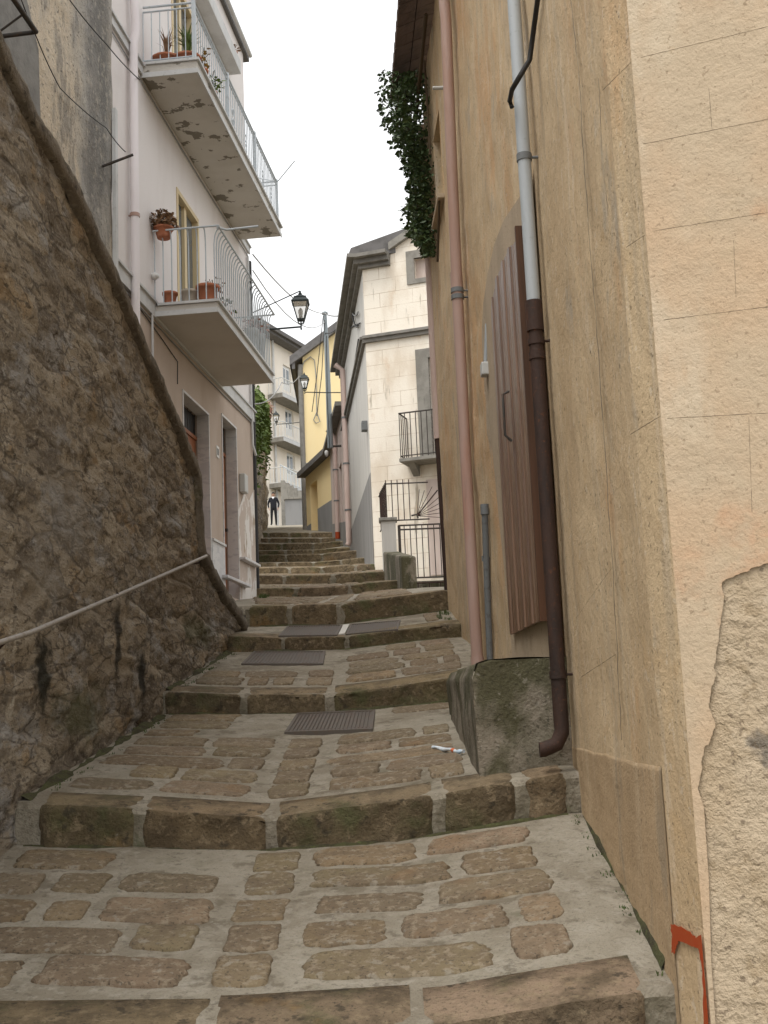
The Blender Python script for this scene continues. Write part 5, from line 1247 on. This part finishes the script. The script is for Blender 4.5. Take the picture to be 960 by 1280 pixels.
# cream house
cY = 70.0
c0_ = at(331,440,68.5); c1_ = at(384,440,74)
HC = Plane((c0_.x,68.5), (c1_.x-c0_.x, 5.5), (.3,-1)); hc = HC.hit
ztc = (hc(336,428)[1]+hc(371,441)[1])/2
LC = math.hypot(c1_.x-c0_.x,5.5)+2
e6 = empty('cream_house', HC.P(LC*.4, surf(-6,66)), 'tall cream house with three stacked balconies closing the end of the street', 'house')
def fl_op(px0_, px1_, pyt, pyb): a = hc(px0_, (pyt+pyb)/2)[0]; b = hc(px1_, (pyt+pyb)/2)[0]; return (a, b, hc((px0_+px1_)/2, pyb)[1], hc((px0_+px1_)/2, pyt)[1], .2)
opsC = [fl_op(354,364,458,489), fl_op(357,367,512,545), fl_op(359,369,567,602)]
mb = MB(); wall(mb, HC, -2, LC, surf(-6,66)-3, ztc, opsC, 6.0); mb.build('wall', M['cream'], e6)
for o in opsC:
    mb = MB(); panel(mb, HC, o[0]+.01, o[1]-.01, o[2], o[3]-.01, -.1); dd = mb.build('balcony_door', M['white_paint'], e6)
    mb = MB(); w = o[1]-o[0]; mb.pbox(HC, o[0]+w*.15, o[0]+w*.42, o[2]+.5, o[3]-.2, -.099, -.09); mb.pbox(HC, o[0]+w*.58, o[0]+w*.85, o[2]+.5, o[3]-.2, -.099, -.09); mb.build('pane', M['glass'], dd)
mb = MB(); mb.pbox(HC, -2.4, LC, ztc+.002, ztc+.16, -6, .7); mb.pbox(HC, -2.6, LC, ztc+.163, ztc+.4, -6, .9); mb.build('roof', M['roof_dark'], e6)
for (xa, ya_, xb) in ((343,494,372),(344,549,374),(345,606,376)):
    ta_, zz = hc(xa+1, ya_-2, .5); tb_ = hc(xb+14, ya_, .5)[0]
    mb = MB(); mb.pbox(HC, ta_, tb_, zz-.25, zz, .003, 1.0); bo = mb.build('balcony', M['stone_trim'], e6)
    mb = MB(); mb.pbox(HC, ta_-.02, tb_, zz-.24, zz-.02, 1.002, 1.03); mb.build('fascia', M['band'], bo)
    railing(HC, ta_+.05, tb_-.05, zz, .95, .05, .95, bo, M['white_paint'], sp=.2, rb=.02, rt=.035)
mb = MB(); t_ = hc(341,500)[0]; mb.tube([HC.P(t_,ztc,.1),HC.P(t_,surf(-6,66),.1)], .07, 8); mb.build('downpipe', M['band'], e6)
# garage wall + stair
gY = 61.5
ga0 = at(357,655,gY); ga1 = at(384,655,gY); gzt = at(365,624,gY).z
e7 = empty('grey_garage', (ga0.x+.6,gY,surf(-5,61)), 'low grey rendered garage block with a flat roof behind the standing man', 'garage')
mb = MB(); mb.box((ga0.x,gY,surf(-5,61)-1),(ga1.x+.6,gY+4,gzt)); mb.build('wall', M['grey_render'], e7)
mb = MB(); mb.box((ga0.x-.06,gY-.08,gzt+.002),(ga1.x+.6,gY+4,gzt+.1)); mb.build('roof', M['stone_trim'], e7)
st0 = at(349,602,64.5); st1 = at(376,620,64.5)
e8 = empty('stair_flight', (st0.x,64.5,surf(-5,61)), 'grey outside stair with a metal rail climbing beside the garage', 'stair')
mb = MB(); n_ = 9
for k in range(n_):
    x0 = lerp(st0.x+.1, ga1.x+.5, k/n_); x1 = lerp(st0.x+.1, ga1.x+.5, (k+1)/n_); z1_ = lerp(st0.z, gzt+.2, k/n_)
    mb.box((x0,64.2,surf(-5,61)),(x1-.004,65.2,z1_))
mb.build('steps', M['stone_trim'], e8)
mb = MB(); mb.tube([(st0.x+.1,64.25,st0.z+.9),(ga1.x+.5,64.25,gzt+1.1)], .03, 6)
for k in range(12): w = k/11; x = lerp(st0.x+.1, ga1.x+.5, w); z = lerp(st0.z, gzt+.2, w); mb.tube([(x,64.25,z),(x,64.25,z+.9)], .018, 5)
mb.build('rail', M['iron_pale'], e8)

# ------------------------------------------------------------------ person
pg = at(342.5,657,58.6); pz = surf(pg.x, 58.6)
pr = empty('person', (pg.x,58.6,pz), 'man in a dark sweater with a white collar standing at the top of the steps', 'person')
Hh = at(342,615.5,58.6).z-pz
k = Hh/1.75
J = {'pel':(0,0,.94),'bel':(0,0,1.06),'che':(0,0,1.28),'nek':(0,.0,1.46),'nk2':(0,-.01,1.53),'hd1':(0,-.015,1.60),'hd2':(0,-.01,1.69),
 'lhp':(-.09,0,.90),'lkn':(-.10,-.08,.50),'lan':(-.11,-.05,.09),'lto':(-.13,-.21,.04),'rhp':(.09,0,.90),'rkn':(.11,-.02,.49),'ran':(.12,.02,.09),'rto':(.14,-.14,.04),
 'lsh':(-.18,0,1.42),'lel':(-.275,.03,1.15),'lwr':(-.245,-.05,.93),'lha':(-.22,-.09,.86),'rsh':(.18,0,1.42),'rel':(.28,.04,1.15),'rwr':(.25,-.04,.92),'rha':(.235,-.08,.85)}
RAD = {'pel':.145,'bel':.135,'che':.16,'nek':.075,'nk2':.058,'hd1':.085,'hd2':.085,'lhp':.095,'rhp':.095,'lkn':.068,'rkn':.068,'lan':.05,'ran':.05,'lto':.045,'rto':.045,'lsh':.075,'rsh':.075,'lel':.052,'rel':.052,'lwr':.038,'rwr':.038,'lha':.034,'rha':.034}
E = [('pel','bel'),('bel','che'),('che','nek'),('nek','nk2'),('nk2','hd1'),('hd1','hd2'),('pel','lhp'),('lhp','lkn'),('lkn','lan'),('lan','lto'),('pel','rhp'),('rhp','rkn'),('rkn','ran'),('ran','rto'),('che','lsh'),('lsh','lel'),('lel','lwr'),('lwr','lha'),('che','rsh'),('rsh','rel'),('rel','rwr'),('rwr','rha')]
names = list(J)
vs = [Vector(J[n])*k for n in names]; es = [(names.index(a), names.index(b)) for a, b in E]
hand = {}
for sd, s_ in (('l',-1),('r',1)):   # five fingers rooted in the palm
    h = Vector(J[sd+'ha'])
    for f_ in range(5):
        b0 = len(vs); L_ = (.055,.075,.08,.075,.06)[f_]
        dirv = Vector((-s_*.3,-.35,-.85)).normalized() if f_ else Vector((-s_*.9,-.6,-.2)).normalized()
        p1 = h+Vector((0,(f_-2)*.016,-.02)); p2 = p1+dirv*L_*.55; p3 = p2+Vector((-s_*.5,-.3,-.8)).normalized()*L_*.45
        vs += [p1*k, p2*k, p3*k]; es += [(names.index(sd+'ha'), b0),(b0,b0+1),(b0+1,b0+2)]
me = bpy.data.meshes.new('body'); me.from_pydata([v+Vector((0,0,0)) for v in vs], es, [])
bo = bpy.data.objects.new('body', me); C.objects.link(bo); bo.parent = pr
sk = bo.modifiers.new('skin','SKIN'); ss_ = bo.modifiers.new('sub','SUBSURF'); ss_.levels = 2; ss_.render_levels = 2
for i_, v in enumerate(me.skin_vertices[0].data):
    r_ = (RAD[names[i_]] if i_ < len(names) else .009)*k
    v.radius = (r_*(1.25 if i_ < len(names) and names[i_] in ('che','pel','bel') else 1), r_*(.8 if i_ < len(names) and names[i_] in ('che','bel') else 1)); v.use_root = (i_ == 0)
dg = bpy.context.evaluated_depsgraph_get(); dg.update()
me2 = bpy.data.meshes.new_from_object(bo.evaluated_get(dg)); bo.modifiers.clear(); bo.data = me2
me2.materials.clear()
for m_ in ('cloth_dark','trouser','skin','hair'): me2.materials.append(M[m_])
for p in me2.polygons:
    c = p.center/k; p.use_smooth = True
    p.material_index = 2 if c.z > 1.50 or (c.z < .93 and abs(c.x) > .18 and c.z > .7) else (0 if c.z > .93 else (3 if c.z < .085 else 1))
def pm(v): return pr.location+Vector(v)*k
mb = MB(); rows = []
for i_ in range(9):
    th = i_/8*1.75; rows.append([pm((.098*math.sin(th)*math.cos(a*.3927)*.92, .005+.098*math.sin(th)*math.sin(a*.3927)+(.02), 1.665+.098*math.cos(th)+(.03*math.sin(a*.3927) if math.sin(a*.3927)<0 else -.02)*math.sin(th)*-1)) for a in range(17)])
mb.grid(rows); mb.build('hair', M['hair'], pr, recalc=False)
mb = MB(); mb.lathe(pm((0,-.005,1.455)), [(.098*k,-.01*k),(.088*k,.03*k),(.075*k,.055*k)], 14, cap=False); mb.prism([pm((-.05,-.1,1.475)),pm((.05,-.1,1.475)),pm((0,-.15,1.36))], Vector((0,-.012,0))); mb.build('collar', M['collar'], pr)
mb = MB()
for sx in (-1,1): mb.lathe(pm((sx*.032,-.094,1.635)), [(.004*k,-.008*k),(.011*k,0),(.004*k,.008*k)], 8)
mb.tube([pm((-.022,-.098,1.565)),pm((.022,-.098,1.565))], .005*k, 6); mb.build('eyes_and_mouth', M['hair'], pr)
mb = MB(); mb.tube([pm((0,-.095,1.63)),pm((0,-.118,1.598)),pm((0,-.095,1.59))], .012*k, 6); mb.lathe(pm((-.09,-.005,1.615)), [(.008*k,-.025*k),(.016*k,0),(.008*k,.025*k)], 8); mb.lathe(pm((.09,-.005,1.615)), [(.008*k,-.025*k),(.016*k,0),(.008*k,.025*k)], 8); mb.build('nose_and_ears', M['skin'], pr)

# ------------------------------------------------------------------ weeds along the wall feet
mb = MB()
def tuft(x, y, n, h):
    z = surf(x, y)
    for _ in range(n):
        a = rnd(0,6.28); L = h*rnd(.5,1.2); o = rnd(.1,.7)*L; p = Vector((x+rnd(-.02,.02), y+rnd(-.02,.02), z-.01)); s = Vector((-math.sin(a), math.cos(a), 0))*.003
        q = p+Vector((o*.4*math.cos(a), o*.4*math.sin(a), L*.6)); w = p+Vector((o*math.cos(a), o*math.sin(a), L))
        mb.add([p-s,p+s,q+s,q-s,w], [(0,1,2,3),(3,2,4)])
for _ in range(34): y = rnd(4.2,6.2); tuft(.9+rnd(-.02,.02), y, 5, .022)
for _ in range(14): tuft(rnd(.5,.64), rnd(11.8,12.7), 10, .05)
for _ in range(40): y = rnd(6.3,11.5); tuft(XL(y)+rnd(.05,.1), y, 5, .028)
for _ in range(14): tuft(rnd(-1.9,-1.75), rnd(16.9,17.8), 12, .09)
for _ in range(10): tuft(rnd(.45,.54), rnd(6.3,8.5), 5, .025)
tag(mb.build('weeds', M['weed'], recalc=False), 'small green weeds growing along the feet of the walls', 'weeds', kind='stuff')

def moss_line(pts, w, label):
    mb = MB(); L = []
    dense_ = []
    for a, b in zip(pts, pts[1:]):
        n_ = max(2, int(math.hypot(b[0]-a[0], b[1]-a[1])/.03))
        for k in range(n_): dense_.append((lerp(a[0],b[0],k/n_), lerp(a[1],b[1],k/n_), a[2], a[3]))
    rows = []
    for x, y, dx, dy in dense_:
        g_ = max(.1, .55+.9*nz(x, y, 3, 3.5, 3)); rows.append([(x+dx*w*g_*u, y+dy*w*g_*u, surf(x+dx*w*g_*u, max(y+dy*w*g_*u, y if dy == 0 else -99))+h*g_) for u, h in (((-.8,.03),(-.1,.032),(.35,.017),(.8,.008),(1.05,-.012)) if dy == 0 else ((-.02,.012),(.1,.016),(.4,.012),(.8,.006),(1.05,-.012)))])
    mb.grid(rows); tag(mb.build('moss', M['moss'], recalc=False), label, 'moss', kind='stuff')
moss_line([(.905,4.3,-1,0),(.937,6.17,-1,0)], .013, 'thin dark moss along the foot of the ochre wall')
moss_line([(XL(y)+.01,y,1,0) for y in (6.25,7.2,8.2,9.35)], .05, 'moss and dirt along the foot of the dark stone wall')
moss_line([(XL(y)+.01,y,1,0) for y in (9.45,10.4,11.65)], .05, 'moss along the foot of the stone wall on the next tread up')
for i_, (x0_, x1_) in {1:(-1.9,.9), 2:(-1.75,.5), 3:(-1.55,.6), 4:(-1.4,.6)}.items():
    moss_line([(lerp(x0_,x1_,k/6), RY[i_]-.012, 0, -1) for k in range(7)], .028, 'thin moss in the angle at the foot of riser '+('one','two','three','four')[i_-1])

# ------------------------------------------------------------------ light, sky, camera
sc = bpy.context.scene
SE, SA = R(64), R(218)      # soft sun behind the camera, a little to the left
w = bpy.data.worlds.new('World'); sc.world = w; w.use_nodes = True; nt = w.node_tree; nt.nodes.clear()
sky = nt.nodes.new('ShaderNodeTexSky'); sky.sky_type = 'NISHITA'; sky.sun_disc = False; sky.sun_elevation = SE; sky.sun_rotation = SA; sky.dust_density = 6; sky.air_density = 1.0; sky.ozone_density = 1
hs = nt.nodes.new('ShaderNodeHueSaturation'); hs.inputs['Saturation'].default_value = .1
nt.links.new(sky.outputs[0], hs.inputs['Color'])
bg = nt.nodes.new('ShaderNodeBackground'); bg.inputs[1].default_value = .15; cv = nt.nodes.new('ShaderNodeMix'); cv.data_type = 'RGBA'; cv.inputs[0].default_value = .7; cv.inputs[7].default_value = (7.6,7.65,7.7,1)   # even cloud cover
nt.links.new(hs.outputs[0], cv.inputs[6]); nt.links.new(cv.outputs[2], bg.inputs[0])
wo = nt.nodes.new('ShaderNodeOutputWorld'); nt.links.new(bg.outputs[0], wo.inputs[0])
sd = bpy.data.lights.new('sun','SUN'); sd.energy = 1.1; sd.angle = R(28); sd.color = (1,.95,.88)
so = bpy.data.objects.new('sun', sd); C.objects.link(so)
dirv = Vector((math.sin(SA)*math.cos(SE), math.cos(SA)*math.cos(SE), math.sin(SE)))
so.rotation_euler = (-dirv).to_track_quat('-Z','Y').to_euler(); so.location = dirv*50
cd = bpy.data.cameras.new('camera'); co = bpy.data.objects.new('camera', cd); C.objects.link(co)
cd.sensor_fit = 'VERTICAL'; cd.sensor_height = 36; cd.lens = F*36/1280; cd.clip_end = 2000; cd.clip_start = .05
from mathutils import Matrix
mw = Matrix((CR, CU, -_d)).transposed().to_4x4(); mw.translation = CAM; co.matrix_world = mw
sc.camera = co
sc.cycles.use_denoising = True
sc.view_settings.view_transform = 'Standard'; sc.view_settings.look = 'None'; sc.view_settings.exposure = .58; sc.view_settings.gamma = 1
